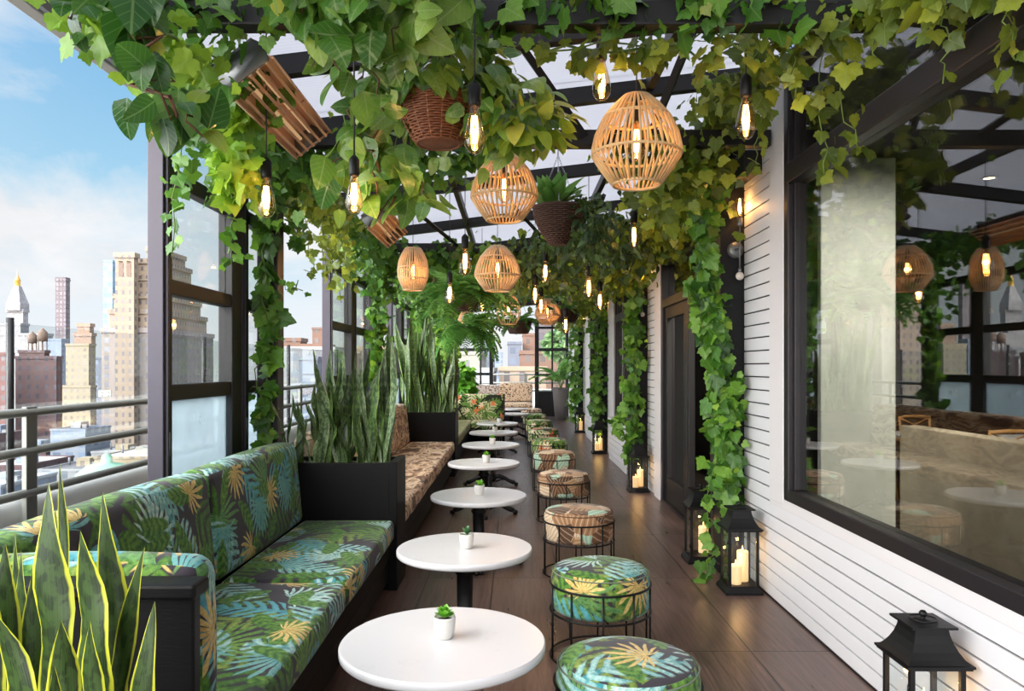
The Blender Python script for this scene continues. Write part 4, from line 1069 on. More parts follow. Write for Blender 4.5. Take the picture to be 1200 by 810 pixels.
BP = [(312,256,3.4,'clear bulb pendant hanging in front of the left window, near the ivy post'),(556,181,2.85,'clear bulb pendant in front of the big hanging basket'),(705,119,3.3,'clear bulb pendant beside the largest rattan lamp'),
 (874,164,3.15,'clear bulb pendant hanging before the white siding on the right'),(415,251,2.72,'clear bulb pendant under pothos leaves on the left'),(743,291,6.2,'clear bulb pendant above the white trim of the glazed door'),
 (545,323,5.8,'clear bulb pendant behind the second rattan lamp, over the fern'),(639,331,7.5,'clear bulb pendant hanging below the second wicker basket'),(690,350,7.0,'small glowing bulb pendant in the ivy before the second pillar, left of the wall lamp'),
 (663,391,9.2,'tiny distant bulb pendant right of the distant rattan lamp'),(627,357,7.9,'distant bulb pendant just right of the barrel rattan lamp'),(634,368,9.0,'smaller distant bulb pendant between two rattan lamps'),(527,357,7.2,'distant bulb pendant in the fern on the left'),(565,366,9.2,'distant bulb pendant hanging in the ivy beside the round little rattan lamp'),(703,364,8.0,'small glowing bulb pendant in the ivy before the third pillar')]
for px, py, Y, lb in BP: bulb_pendant(lb, at(px, py, Y), 1.0 if Y == 2.72 else 1.3 if Y < 5 else 1.5)
def rattan(label, p, prof, rings, nr, rr, mat, light=2.6, tilt=0.0):
    t = thing('rattan_pendant', label, 'pendant light', tuple(p), 'woven rattan pendant lamps'); t['_at'] = (0,0,0); x, y, z = p
    m = MB()
    def rad(zz):
        for (z0, r0), (z1, r1) in zip(prof[:-1], prof[1:]):
            if z0 <= zz <= z1: return r0+(r1-r0)*(zz-z0)/(z1-z0)
        return prof[-1][1]
    for k in range(nr):
        a = 2*PI*k/nr; m.tube([(rr_*math.cos(a), rr_*math.sin(a), z_) for z_, rr_ in prof], rr, 5)
    sh = m.build('cane_ribs', mat, t)
    for zz in rings: m = MB(); m.ring((0,0,zz), rad(zz)-.002, rr*1.25, 40, 6); m.build('cane_hoop', mat, sh)
    ht = prof[-1][0]; m = MB()
    for k in range(3): a = 2*PI*k/3; m.cyl((0,0,ht-.01),(prof[-1][1]*math.cos(a),prof[-1][1]*math.sin(a),ht),.003,6)
    m.lathe([(.0005,ht-.11),(.018,ht-.11),(.020,ht-.06),(.012,ht-.03),(.006,ht-.01),(.0005,ht)], 16); m.build('socket', 'black_metal', t)
    bulb_parts(t, ht-.108, False, light, 1.25)
    m = MB(); m.cyl((0,0,ht-.01),(0,0,cord_top(x,y,z)),.0035,6); m.build('cord', 'cable', t)
    return t
PA = [(0,.108),(.07,.160),(.133,.200),(.155,.199),(.22,.185),(.295,.150),(.35,.105),(.39,.062)]
PB = [(0,.085),(.06,.112),(.12,.133),(.18,.135),(.26,.125),(.32,.10),(.37,.07)]
PC = [(0,.11),(.09,.16),(.16,.178),(.28,.165),(.38,.12),(.42,.09)]
rattan('largest and nearest rattan pendant lamp, hanging right of centre', at(746,216,3.33), PA, (0,.133,.295,.39), 38, .0058, 'rattan')
rattan('second largest rattan pendant lamp, under the overhanging pothos leaves', at(591,258,4.44), PA, (0,.133,.295,.39), 38, .0056, 'rattan')
rattan('pale slim rattan pendant lamp on the left near the windows', at(484,340,6.6), PB, (0,.10,.20,.37), 38, .005, 'rattan_pale')
rattan('mid-distance rattan pendant lamp at the centre, below the dark ivy', at(583,341,6.5), PA, (0,.133,.295,.39), 40, .0056, 'rattan_pale')
rattan('distant squat rattan pendant lamp against the end windows', at(642,380,11.5), PA, (0,.133,.295,.39), 44, .0065, 'rattan_pale', 4)
rattan('distant barrel-shaped rattan pendant lamp with wide open slats', at(596,380,11.0), PC, (0,.16,.28,.42), 22, .006, 'rattan_pale', 4)
rattan('smallest farthest rattan pendant lamp, hanging under the fern', at(547,388,13.4), [(0,.10),(.1,.155),(.2,.16),(.3,.12),(.36,.08)], (0,.1,.2,.36), 30, .006, 'rattan_pale', 4)
# copper heaters
def heater(label, y0, L, x, z):
    t = thing('patio_heater', label, 'heater', (x, y0+L/2, z)); t['_at'] = (0,0,0); t.rotation_euler = (0, math.radians(-38), 0); hy = L/2
    m = MB(); m.cbox(-.10,.10,-hy,hy,.045,.065,.006); m.build('housing', 'grey_metal', t)
    m = MB()
    for s in (-1, 1):
        V = [(s*.055,-hy,.045),(s*.055,hy,.045),(s*.115,hy,-.055),(s*.115,-hy,-.055),(s*.060,-hy,.045),(s*.060,hy,.045),(s*.121,hy,-.055),(s*.121,-hy,-.055)]
        m.add(V, [(0,1,2,3),(7,6,5,4),(0,4,5,1),(2,6,7,3),(1,5,6,2),(3,7,4,0)])
    m.cbox(-.056,.056,-hy,hy,.038,.044,.002)
    m.build('reflector', 'copper', t)
    for s in (-1, 1): m = MB(); m.cyl((0,s*hy-.005,.0),(0,s*hy+.005,.0),.115,24); m.v = [(a,b,max(-.057,min(.05,c))) for a,b,c in m.v]; m.build('end_plate', 'grey_metal', t)
    m = MB()
    for q in (-.085,-.042,.0,.042,.085): m.cbox(q-.007,q+.007,-hy,hy,-.062,-.056,.002)
    for q in (-.118,.118): m.cyl((q,-hy,-.056),(q,hy,-.056),.006,6)
    for k in range(3): m.cyl((-.115,-hy+.01+(L-.02)*k/2,-.053),(.115,-hy+.01+(L-.02)*k/2,-.053),.004,6)
    m.build('guard_bars', 'copper', t)
    for q in (-.032,.032): m = MB(); m.cyl((q,-hy+.03,.005),(q,hy-.03,.005),.009,8); m.build('heating_tube', 'heater_glow', t)
    m = MB(); m.cbox(-.02,.02,-.03,.03,.065,.16,.004); m.cyl((0,-.02,.15),(-.08,-.02,.20),.012,8); m.build('bracket', 'grey_metal', t)
    return t
heater('nearest copper patio heater, under the left roof edge above the window', 3.05, .98, -1.12, 2.70)
heater('second copper patio heater along the left roof edge, behind the pothos strands', 6.05, .98, -1.13, 2.70)
heater('farthest copper patio heater, mostly behind the pale slim rattan lamp', 8.9, .9, -1.10, 2.62)
# wall lamps
def sconce_full(label, p):
    t = thing('wall_sconce', label, 'wall lamp', tuple(p), 'bulb and globe wall lamps on the ivy pillars'); t['_at'] = (0,0,0)
    PR = .105
    def sh(m): m.v = [(a,b-PR,c) for a,b,c in m.v]; return m
    m = MB(); m.tube([(0,0,0),(0,-.004,0),(0,-.014,0),(0,-.018,0)], [.058,.058,.056,.02], 28); m.build('wall_plate', 'grey_metal', t)
    m = MB(); m.cyl((0,-.018,0),(0,-PR,0),.009,10); m.cyl((0,-PR,-.14),(0,-PR,.155),.006,8); m.ball((0,-PR,0),.014); m.build('rod', 'grey_metal', t)
    sh(MB().lathe([(.0005,.15),(.016,.15),(.019,.157),(.019,.205),(.0005,.206)], 18)).build('socket', 'grey_metal', t)
    pr = [(.0132,0),(.0135,.012),(.018,.03),(.026,.06),(.031,.085),(.0325,.10),(.030,.118),(.021,.133),(.010,.141),(.0005,.143)]
    b = sh(MB().lathe([(r, .206+q) for r, q in pr], 24)).build('bulb', 'bulb_glass', t)
    m = MB()
    for j in range(4): a = j*PI/2+.4; m.tube([(.006*math.cos(a),.006*math.sin(a),.236),(.011*math.cos(a),.011*math.sin(a),.28),(.006*math.cos(a),.006*math.sin(a),.315)], .0022, 5)
    sh(m).build('filament', 'filament', b)
    sh(MB().lathe([(.0005,-.175),(.010,-.175),(.010,-.14),(.0005,-.139)], 12)).build('globe_cap', 'grey_metal', t)
    m = MB(); m.ball((0,-PR,-.195),.028,18,12); m.build('globe', 'plastic_white', t)
    l = bpy.data.lights.new('bulb_light', 'POINT'); l.energy = 2.2; l.color = (1,.60,.26); l.shadow_soft_size = .02
    o = bpy.data.objects.new('bulb_light', l); COL.objects.link(o); o.parent = t; o.location = (0,-PR,.285)
    return t
s0 = sconce_full('nearest wall lamp with upright bulb and small white globe, on the first ivy pillar', (1.562, 5.195, 2.27))
for x, y, lb in ((1.545, 8.915, 'wall lamp with upright bulb and white globe on the second ivy pillar'),(1.545, 12.675, 'wall lamp with white globe on the third ivy pillar'),(1.545, 16.515, 'tiny wall lamp with white globe on the farthest ivy pillar')):
    copy_tree(s0, (x,y,2.27), 0, lb)

# ------------------------------------------------------------------ hanging baskets
def BP_(q): return 1-(1-q)**1.9
def basket_mesh(R0, R1, h, rows=20, n=96, st=16):
    m = MB()
    for i in range(rows):
        q = (i+.5)/rows; r = R0+(R1-R0)*BP_(q); pts = []
        for j in range(n):
            a = 2*PI*j/n; rr = r+.0035*math.sin(st*a)*(1 if i % 2 else -1); pts.append((rr*math.cos(a), rr*math.sin(a), h*q))
        m.tube(pts, h/rows*.58, 5, closed=True)
    m.lathe([(.0005,.0),(R0*.9,.0),(R0+.002,.006)], 32)
    m.lathe([(R0+(R1-R0)*BP_(q)-.008, h*q) for q in (.02,.2,.4,.6,.8,1)], 32)
    return m
def hanging_basket(label, p, R0, R1, h, name='hanging_basket', wick='wicker_dark'):
    t = thing(name, label, 'hanging planter', tuple(p), 'wicker baskets hung from the roof'); t['_at'] = (0,0,0); x, y, z = p
    m = basket_mesh(R0, R1, h); m.ring((0,0,h), R1, .011, 40, 8); m.ring((0,0,.004), R0, .008, 32, 6)
    bk = m.build('basket', wick, t); m = MB()
    for k in range(16): a = 2*PI*(k+.5)/16; m.tube([((R0+(R1-R0)*BP_(q)+.003)*math.cos(a), (R0+(R1-R0)*BP_(q)+.003)*math.sin(a), h*q) for q in (.01,.1,.25,.5,.75,1)], .003, 5)
    m.build('stakes', 'wicker_stake' if wick == 'wicker' else 'wicker', bk)
    m = MB(); m.lathe([(R1-.012,h-.03),(R1*.5,h-.015),(.0005,h-.01)], 24); m.build('soil', 'soil', t)
    zt = zroof(x)-z-.03; hk = min(h+.50, zt-.05)
    for k in range(3):
        m = MB(); a = 2*PI*k/3+.5; A = Vector((R1*math.cos(a), R1*math.sin(a), h)); B = Vector((0,0,hk)); nl = int((B-A).length/.022)
        d = (B-A).normalized(); u = d.orthogonal().normalized(); w = d.cross(u)
        for i in range(nl):
            c = A.lerp(B, (i+.5)/nl); s = u if i % 2 else w
            m.tube([c+d*(.014*math.cos(q))+s*(.006*math.sin(q)) for q in (0,.8,1.57,2.35,3.14,3.93,4.71,5.5)], .0018, 4, closed=True)
        m.build('chain', 'chrome', t)
    m = MB(); m.cyl((0,0,hk),(0,0,zt),.004,6); m.build('hook', 'black_metal', t)
    return t
def blob(c, rx, ry, rz, n, rng, size, tpl, down=.3, out=.7, upb=.6, zmin=-9):
    a = rng.uniform(0, 2*PI, n); cz = rng.uniform(-1, 1, n); s = np.sqrt(1-cz*cz); d = np.stack([s*np.cos(a), s*np.sin(a), cz], 1)
    r = rng.uniform(.35, 1.0, (n,1))**.6; p = np.array(c)+d*r*np.array((rx,ry,rz)); p[:,2] = np.maximum(p[:,2], c[2]+zmin)
    tip = d*out+rng.normal(0,.4,(n,3))+np.array((0,0,-down)); up = d*.6+np.array((0,-.25,upb))+rng.normal(0,.35,(n,3))
    return leaf_arrays(tpl, p, tip, up, size*rng.uniform(.6,1.25,n))
def strands(c, R, k, L, rng, size, tpl, per=16, a0=0, a1=6.28):
    out = []; 
    for i in range(k):
        a = a0+(a1-a0)*(i+rng.uniform(.1,.9))/k; l = L*rng.uniform(.5,1.1); b = np.array(c)+np.array((R*math.cos(a), R*math.sin(a), 0))
        pts = [b, b+np.array((.10*math.cos(a), .10*math.sin(a), -.02)), b+np.array((.15*math.cos(a), .15*math.sin(a), -l*.5)), b+np.array((.16*math.cos(a)+rng.normal(0,.03), .16*math.sin(a), -l))]
        out.append((pts, leaves_on(pts, int(per*l/L)+4, (.03,.03,.03), size, rng, tpl, lim=False)))
    return out
rng = np.random.default_rng(101)
p = at(514, 169, 3.45); t = hanging_basket('big wicker hanging basket overflowing with pothos, nearest the camera', p, .10, .182, .20, wick='wicker')
parts = [blob((0,0,.32), .36, .34, .24, 230, rng, .10, POTHOS, zmin=-.10), blob((.30,-.05,.14), .28, .22, .20, 110, rng, .085, POTHOS), blob((-.20,-.05,.20), .12, .16, .14, 30, rng, .085, POTHOS)]
st = strands((0,0,.22), .17, 7, .30, rng, .08, POTHOS, 14, -.2, 3.3); mb = MB()
for pts, lf in st: parts.append(lf); mb.tube([Vector(q) for q in pts], .003, 4)
for i in range(8): a = i*.8; mb.tube([Vector((0,0,.19)), Vector((.15*math.cos(a),.15*math.sin(a),.30)), Vector((.32*math.cos(a),.32*math.sin(a),.28))], .003, 4)
mb.build('stem', 'stem_green', t); fast_mesh('foliage', parts, 'pothos', t)
fast_mesh('young_leaves', [blob((.40,-.10,.05), .26, .16, .14, 60, rng, .085, POTHOS), blob((.1,-.05,.42), .30, .2, .14, 40, rng, .07, POTHOS)], 'pothos_lime', t)
p = at(654, 287, 6.0); t = hanging_basket('second wicker hanging basket, round-bottomed, with upright strappy leaves, right of centre', p, .055, .20, .30)
n = 46; a = rng.uniform(0,6.28,n); tip = np.stack([.5*np.cos(a),.5*np.sin(a),rng.uniform(.5,1.2,n)],1); fast_mesh('strap_leaves', [leaf_arrays(LANCE, np.stack([.06*np.cos(a)-.05,.06*np.sin(a),np.full(n,.29)],1), tip, np.stack([np.cos(a),np.sin(a),np.full(n,.5)],1)*-1, rng.uniform(.18,.32,n))], 'fern_green', t)
parts = [blob((.22,-.05,.18), .20, .2, .22, 150, rng, .085, BUSHL)]; mb = MB()
for pts, lf in strands((0,0,.30), .19, 5, .55, rng, .075, BUSHL, 26, -.9, .9): parts.append(lf); mb.tube([Vector(q) for q in pts], .003, 4)
mb.build('stem', 'stem_green', t); fast_mesh('foliage', parts, 'ivy_dark', t)
def fern(label, p, R0, R1, h, n, size, seed, drop=.1):
    g = np.random.default_rng(seed); t = hanging_basket(label, p, R0, R1, h)
    a = g.uniform(0,6.28,n); el = g.uniform(-.35,1.1,n); tip = np.stack([np.cos(a)*np.cos(el), np.sin(a)*np.cos(el), np.sin(el)-drop],1); up = np.stack([-np.cos(a)*np.sin(el), -np.sin(a)*np.sin(el), np.cos(el)],1)+g.normal(0,.15,(n,3))
    c = np.stack([.05*np.cos(a),.05*np.sin(a),np.full(n,h)],1); fast_mesh('fronds', [leaf_arrays(FERN, c, tip, up, size*g.uniform(.6,1.15,n))], 'fern_green', t); return t
fern('hanging basket with a big arching fern left of centre, behind the pale slim rattan lamp', at(545,364,8.0), .10,.15,.16, 70, .60, 5)
fern('distant hanging basket with a fern trailing low before the left end windows', at(549,395,11.2), .10,.15,.15, 70, .66, 6, .55)
fern('small distant hanging basket between two rattan lamps, before the end windows', at(608,391,13.0), .16,.22,.20, 50, .36, 8, .2)
fern('dark distant hanging basket just right of the squat rattan lamp', at(664,378,13.4), .15,.22,.22, 24, .3, 9, .2)

# ------------------------------------------------------------------ climbing and trailing vines
GP = 'ivy trained along beams and posts'
A = lambda *q: [tuple(at(*w)) for w in q]
# pothos at the near left
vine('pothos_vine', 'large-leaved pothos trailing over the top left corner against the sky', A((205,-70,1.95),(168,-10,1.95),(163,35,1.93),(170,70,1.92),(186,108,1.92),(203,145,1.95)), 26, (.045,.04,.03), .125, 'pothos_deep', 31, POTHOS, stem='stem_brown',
     strands=[([(-.89,1.95,3.16), tuple(at(205,-70,1.95))], 3, .09), (A((196,120,1.95),(215,140,1.95),(236,158,1.95)), 7, .085), (A((120,-30,1.95),(95,5,1.95),(80,20,1.95)), 10, .075)], lime='pothos_lime', stem_r=.005)
vine('pothos_vine', 'pothos hanging in long strands from the near tie beam, left of the big basket', A((330,-50,2.45),(390,-30,2.4),(450,-20,2.4),(500,-30,2.4)), 90, (.06,.06,.05), .115, 'pothos', 32, POTHOS, hang=.04, stem='stem_brown',
     strands=[([(-.77,2.45,3.17), tuple(at(330,-50,2.45))], 3, .09), ([(-.35,2.4,3.2), tuple(at(490,-30,2.4))], 3, .09), (A((395,-20,2.4),(396,60,2.4),(402,95,2.4)), 16, .10), (A((430,-20,2.5),(437,60,2.5),(450,130,2.5)), 18, .115), (A((352,-10,2.45),(362,50,2.45),(366,78,2.45)), 12, .10), (A((468,-10,2.5),(462,60,2.5)), 10, .12)], lime='pothos_lime')
vine('pothos_vine', 'light green pothos spilling in front of the left bulb, below the near beam', A((425,90,2.9),(432,150,2.9),(445,190,2.9),(450,235,2.9),(442,255,2.9)), 58, (.055,.05,.05), .105, 'pothos', 33, POTHOS, stem='stem_brown',
     strands=[([(-.59,2.95,2.86), tuple(at(425,90,2.9))], 3, .08), (A((425,150,2.9),(396,190,2.9),(392,218,2.9)), 8, .11), (A((450,180,2.9),(485,205,2.9),(505,235,2.9)), 14, .09)], lime='pothos_lime')
vine('ivy_vine', 'small-leaved yellow-green vine along the roof edge at the top left corner', A((75,-30,2.2),(130,5,2.3),(190,40,2.45),(240,70,2.7)), 90, (.07,.08,.05), .075, 'ivy_lime', 34, hang=.05)
# along the near tie beam
vine('grape_vine', 'grape-leaved vine wrapped along the near cross beam at the top of the view', [(-1.4,2.98,2.90),(-.8,2.97,2.93),(-.2,2.98,2.92),(.5,2.97,2.93),(1.15,2.98,2.93)], 330, (.04,.05,.04), .088, 'ivy_green', 35, hang=.035, lime='ivy_olive')
vine('grape_vine', 'hanging clump of grape leaves beneath the right half of the near cross beam', [(.15,3.12,2.78),(.5,3.14,2.80),(.9,3.12,2.80),(1.2,3.1,2.82)], 80, (.05,.05,.035), .075, 'ivy_olive', 36, hang=.02)
vine('ivy_vine', 'bright hanging curtain of ivy in front of the left window, left of the bulb pendant', A((290,88,3.5),(283,130,3.45),(276,180,3.45),(272,232,3.45)), 125, (.05,.05,.03), .095, 'ivy_lime', 37, lime='ivy_lime')
vine('ivy_vine', 'ivy spreading under the roof edge around the nearest copper heater', A((215,60,2.9),(265,70,3.1),(300,70,3.3),(325,110,3.7)), 60, (.06,.1,.05), .085, 'ivy_green', 38, hang=.03)
# left eaves, bay by bay
for i, (y0, y1, n, lb, mt) in enumerate(((3.3,5.2,170,'ivy along the left eaves over the nearest window, above the post wrapped in ivy','ivy_green'),(5.1,6.9,260,'ivy along the left eaves just past the first ivy post','ivy_olive'),(6.9,9.0,330,'ivy along the left eaves around the second ivy post','ivy_green'),(9.0,12.7,420,'ivy along the left eaves above the second snake plant planter','ivy_green'),(12.7,20.5,620,'ivy along the far stretch of the left eaves','ivy_green'))):
    rg = np.random.default_rng(400+i)
    ss = [([(-1.55+rg.normal(0,.05), q, 2.7), (-1.52, q, 2.45), (-1.5+rg.normal(0,.04), q+.03, 2.7-rg.uniform(.35,.75))], 26, .065) for q in np.linspace(y0+.1, y1-.1, 6)]
    vine('ivy_vine', lb, [(-1.56,y0,2.82),(-1.50,(y0+y1)/2,2.86),(-1.56,y1,2.82)], int(n*1.25), (.06,.1,.06), .085, mt, 401+i, hang=.08, group=GP, strands=ss, lime='ivy_lime')
# posts on the left
vine('ivy_vine', 'ivy climbing the nearest steel post at the left, large lobed leaves', [(-1.62,4.92,2.76),(-1.645,4.91,2.2),(-1.625,4.91,1.6),(-1.65,4.91,1.1),(-1.64,4.92,.86)], 92, (.026,.015,.03), .118, 'ivy_green', 50, group=GP, face=(.3,-1,.2), strands=[(A((312,345,4.9),(290,352,4.9),(278,372,4.9)), 6, .06), (A((310,450,4.9),(288,460,4.9),(282,478,4.9)), 7, .06), (A((331,330,4.9),(345,338,4.9),(352,340,4.9)), 7, .05)], lime='ivy_lime')
vine('ivy_vine', 'ivy climbing the second steel post on the left, behind the snake plants', [(-1.60,8.72,2.76),(-1.58,8.71,2.0),(-1.6,8.71,1.4),(-1.6,8.72,.9)], 200, (.05,.03,.03), .115, 'ivy_green', 51, group=GP, face=(.3,-1,.2), lime='ivy_lime')
vine('ivy_vine', 'ivy column on the third steel post on the left, behind the second planter', [(-1.56,12.5,2.8),(-1.52,12.5,1.8),(-1.54,12.5,1.0)], 260, (.13,.06,.05), .115, 'ivy_green', 52, group=GP, face=(.3,-1,.2), lime='ivy_lime')
vine('ivy_vine', 'ivy curtain on the farthest steel posts on the left near the end windows', [(-1.50,16.3,2.8),(-1.45,16.3,1.8),(-1.5,16.3,1.1)], 260, (.20,.06,.05), .15, 'ivy_lime', 53, group=GP, face=(.3,-1,.2))
# house side
def hs(px, pts, Y): return A(*[(q[0], q[1], Y) for q in pts])
vine('ivy_vine', 'olive vine along the top of the big window, hanging in separate strands', A((870,10,3.3),(930,20,3.2),(985,20,3.0),(1060,-15,2.7),(1180,-40,2.25)), 150, (.06,.07,.04), .085, 'ivy_olive', 60, hang=.03,
     strands=[(A((965,60,3.35),(962,130,3.35),(968,212,3.35)), 22, .07), (A((925,10,3.1),(935,70,3.1),(930,125,3.1)), 18, .075), (A((990,40,3.25),(985,110,3.25),(1005,178,3.25)), 14, .065), (A((1022,-20,2.9),(1030,30,2.9),(1028,68,2.9)), 11, .07), (A((1107,-30,2.6),(1108,40,2.6),(1105,98,2.6)), 14, .06), (A((1192,-30,2.3),(1187,30,2.3),(1192,70,2.3)), 10, .075), (A((905,40,3.3),(903,80,3.3),(908,110,3.3)), 10, .065)], lime='ivy_lime')
vine('ivy_vine', 'thick ivy at the head of the first pillar, above the wall lamp and hanging bulb', A((900,70,3.9),(868,90,4.2),(842,125,4.6),(826,165,5.0)), 270, (.09,.12,.08), .085, 'ivy_olive', 61, hang=.04, lime='ivy_lime', strands=[(A((895,120,3.9),(890,160,3.9),(885,190,3.9)), 10, .06)])
vine('ivy_vine', 'ivy column covering the first house pillar beside the wall lamp', A((838,175,5.12),(824,260,5.12),(827,345,5.12),(842,430,5.1),(851,520,5.1),(850,598,5.1)), 420, (.045,.035,.05), .10, 'ivy_green', 62, face=(-.35,-1,.25), lime='ivy_lime', group=GP,
     strands=[(A((840,540,5.05),(826,600,5.0),(834,650,4.98),(822,688,5.02)), 30, .07), (A((868,440,5.05),(880,450,5.05),(888,452,5.05)), 8, .05), (A((832,300,5.1),(822,330,5.1),(818,380,5.1)), 16, .12)])
for i, (y0, y1, n, lb, mt) in enumerate(((5.1,7.0,330,'dense ivy along the house head beam above the glazed door','ivy_olive'),(7.0,9.1,420,'dense ivy along the house head beam just before the second pillar','ivy_olive'),(9.1,12.7,620,'dense ivy along the house head beam between the second and third pillars','ivy_olive'),(12.7,20.5,800,'dense ivy along the far stretch of the house head beam','ivy_olive'))):
    rg = np.random.default_rng(500+i)
    ss = [([(1.38+rg.normal(0,.05), q, 2.7), (1.36, q, 2.5), (1.36+rg.normal(0,.05), q+.03, 2.68-rg.uniform(.15,.40))], 24, .068) for q in np.linspace(y0+.2, y1-.1, 7)]
    vine('ivy_vine', lb, [(1.36,y0,2.76),(1.26,(y0+y1)/2,2.84),(1.36,y1,2.76)], int(n*1.2), (.12,.12,.10), .085, mt, 501+i, hang=.06, group=GP, strands=ss, lime='ivy_lime')
for i, (Y, px, y0, y1, n, sp, lb) in enumerate(((8.78,743,285,535,230,.05,'ivy column on the second house pillar, past the glazed door'),(12.5,702,330,505,200,.06,'ivy column on the third house pillar'),(16.3,676,345,492,240,.085,'ivy column on the farthest house pillar, before the tall dark pot'))):
    vine('ivy_vine', lb, A((px+2,y0,Y),(px-2,(y0+y1)/2,Y),(px-3,y1,Y)), int(n*1.2), (sp,.04,.06), .105, 'ivy_green', 520+i, face=(-.35,-1,.25), group=GP, lime='ivy_lime', strands=[(A((px-8,y0+170,Y),(px-18,y0+200,Y),(px-22,y0+215,Y)), 14, .12)] if i == 0 else [])
# overhead masses
for i, (x0, x1, y0, y1, z, n, sp, mt, lb) in enumerate((
    (.75,1.3,4.62,4.75,2.80,230,(.10,.08,.10),'ivy_olive','ivy over the second cross beam, right half, behind the largest rattan lamp'),
    (-1.5,-.1,4.62,4.8,2.86,200,(.12,.08,.05),'ivy_green','ivy over the second cross beam, left half, behind the big basket'),
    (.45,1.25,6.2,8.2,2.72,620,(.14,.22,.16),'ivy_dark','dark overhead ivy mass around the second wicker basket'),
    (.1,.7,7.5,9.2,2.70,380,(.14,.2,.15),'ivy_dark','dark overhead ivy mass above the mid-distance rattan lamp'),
    (-.4,1.1,8.8,9.2,2.78,560,(.16,.2,.10),'ivy_olive','yellow-green ivy mass on the third cross beam'),
    (-1.5,-.3,8.8,9.0,2.80,300,(.12,.14,.10),'ivy_green','ivy on the left half of the third cross beam above the fern'),
    (-.5,1.2,10.8,11.4,2.90,640,(.2,.3,.09),'ivy_olive','glowing ivy canopy beyond the third cross beam'),
    (-1.4,1.2,12.6,13.6,2.96,650,(.2,.3,.08),'ivy_olive','ivy canopy on the fourth cross beam toward the end windows'),
    (-1.4,1.3,16.4,17.5,3.04,560,(.2,.3,.08),'ivy_green','farthest overhead ivy canopy before the end windows'))):
    rg = np.random.default_rng(600+i); xs = np.linspace(x0, x1, 7)
    path = [(q, y0+(y1-y0)*((k % 2)*.8+.1), z+rg.normal(0,.03)) for k, q in enumerate(xs)]
    ss = [([(q, y0+rg.uniform(0,y1-y0), z), (q+rg.normal(0,.05), y0+.3*(y1-y0), z-rg.uniform(.2,.42))], 14, .08) for q in xs[1:-1]] if i < 4 else []
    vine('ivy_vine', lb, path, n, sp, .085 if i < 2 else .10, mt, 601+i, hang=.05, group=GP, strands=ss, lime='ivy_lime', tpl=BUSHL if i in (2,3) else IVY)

# bush and the tall pot at the far end
t = thing('leafy_bush', 'rounded bright green bush in the planter behind the flowered sofa back', 'plant', (-1.0,14.25,.85)); rg = np.random.default_rng(71); mb = MB()
for i in range(9): a = rg.uniform(0,6.28); mb.tube([(-1.0,14.25,.84),(-1.0+.05*math.cos(a),14.25+.05*math.sin(a),1.05),(-1.0+.18*math.cos(a),14.25+.16*math.sin(a),1.30)], [.01,.007,.004], 5)
mb.build('stem', 'stem_brown', t)
fast_mesh('foliage', [blob((-1.0,14.25,1.30), .26,.2,.20, 170, rg, .12, POTHOS), blob((-.94,14.2,1.05), .24,.2,.16, 130, rg, .12, POTHOS)], 'bush_green', t)
t = thing('potted_fern', 'tall tapered dark grey pot with a feathery palm fern, at the far right end', 'plant', (1.31,20.2,0)); t['_at'] = (0,0,0)
m = MB(); m.lathe([(.0005,0),(.15,0),(.16,.01),(.20,.5),(.232,.86),(.236,.88),(.222,.88),(.21,.84),(.0005,.83)], 36); m.build('pot', 'pot_dark', t)
MB().lathe([(.212,.83),(.1,.845),(.0005,.85)], 24).build('soil', 'soil', t)
n = 15; a = np.linspace(0, 6.0, n)+rg.normal(0,.15,n); el = rg.uniform(.25,1.1,n); tip = np.stack([np.cos(a)*np.cos(el), np.sin(a)*np.cos(el), np.sin(el)],1); up = np.stack([-np.cos(a)*np.sin(el), -np.sin(a)*np.sin(el), np.cos(el)],1)
mb = MB(); c = []
for i in range(n): e = (.10*math.cos(a[i]), .10*math.sin(a[i]), 1.02+.15*math.sin(el[i])); mb.tube([(0,0,.84), e], .006, 5); c.append(e)
mb.build('stem', 'stem_green', t); tip[:,0] = np.minimum(tip[:,0]-.3, -.02)
fast_mesh('fronds', [leaf_arrays(FERN, np.array(c), tip, up, rg.uniform(.5,.95,n))], 'fern_green', t)

# ------------------------------------------------------------------ dining furniture behind the glass
def dtable(label, x, y):
    t = thing('dining_table', label, 'table', (x,y,0), 'dining tables inside')
    m = MB(); m.cbox(x-.4,x+.4,y-.4,y+.4,.72,.755,.006); m.build('table_top', 'white_quartz', t)
    m = MB(); m.cbox(x-.4,x+.4,y-.405,y+.405,.69,.718,.004); m.build('edge_band', 'oak', t)
    for sx in (-1,1):
        for sy in (-1,1): m = MB(); m.tube([(x+sx*.36,y+sy*.36,.69),(x+sx*.33,y+sy*.33,-.01)], [.024,.016], 8); m.build('leg', 'oak', t)
def dchair(label):
    t = thing('dining_chair', label, 'chair', (0,0,0), 'oak chairs in the dining room')
    m = MB(); m.cushion(-.22,.22,-.21,.21,.42,.47,.02,.01); m.build('seat', 'burlap_concrete', t)
    for sx in (-1,1):
        m = MB(); m.tube([(sx*.19,-.18,.43),(sx*.21,-.21,-.01)], [.018,.013], 8); m.build('leg', 'oak', t)
        m = MB(); m.tube([(sx*.20,.22,-.01),(sx*.19,.18,.44),(sx*.20,.23,.88)], [.013,.018,.014], 8); m.build('leg', 'oak', t)
    m = MB(); m.tube([(-.2,.23,.86),(-.1,.26,.875),(.1,.26,.875),(.2,.23,.86)], .018, 8); m.tube([(-.2,.21,.70),(0,.235,.70),(.2,.21,.70)], .012, 8); m.tube([(-.2,.215,.70),(.2,.23,.86)], .008, 6); m.tube([(.2,.215,.70),(-.2,.23,.86)], .008, 6); m.build('backrest', 'oak', t)
    return t
dtable('white-topped oak dining table inside, seen over the concrete partition through the big window', 4.35, 7.6); dtable('second oak dining table inside, farther from the window', 5.3, 7.2)
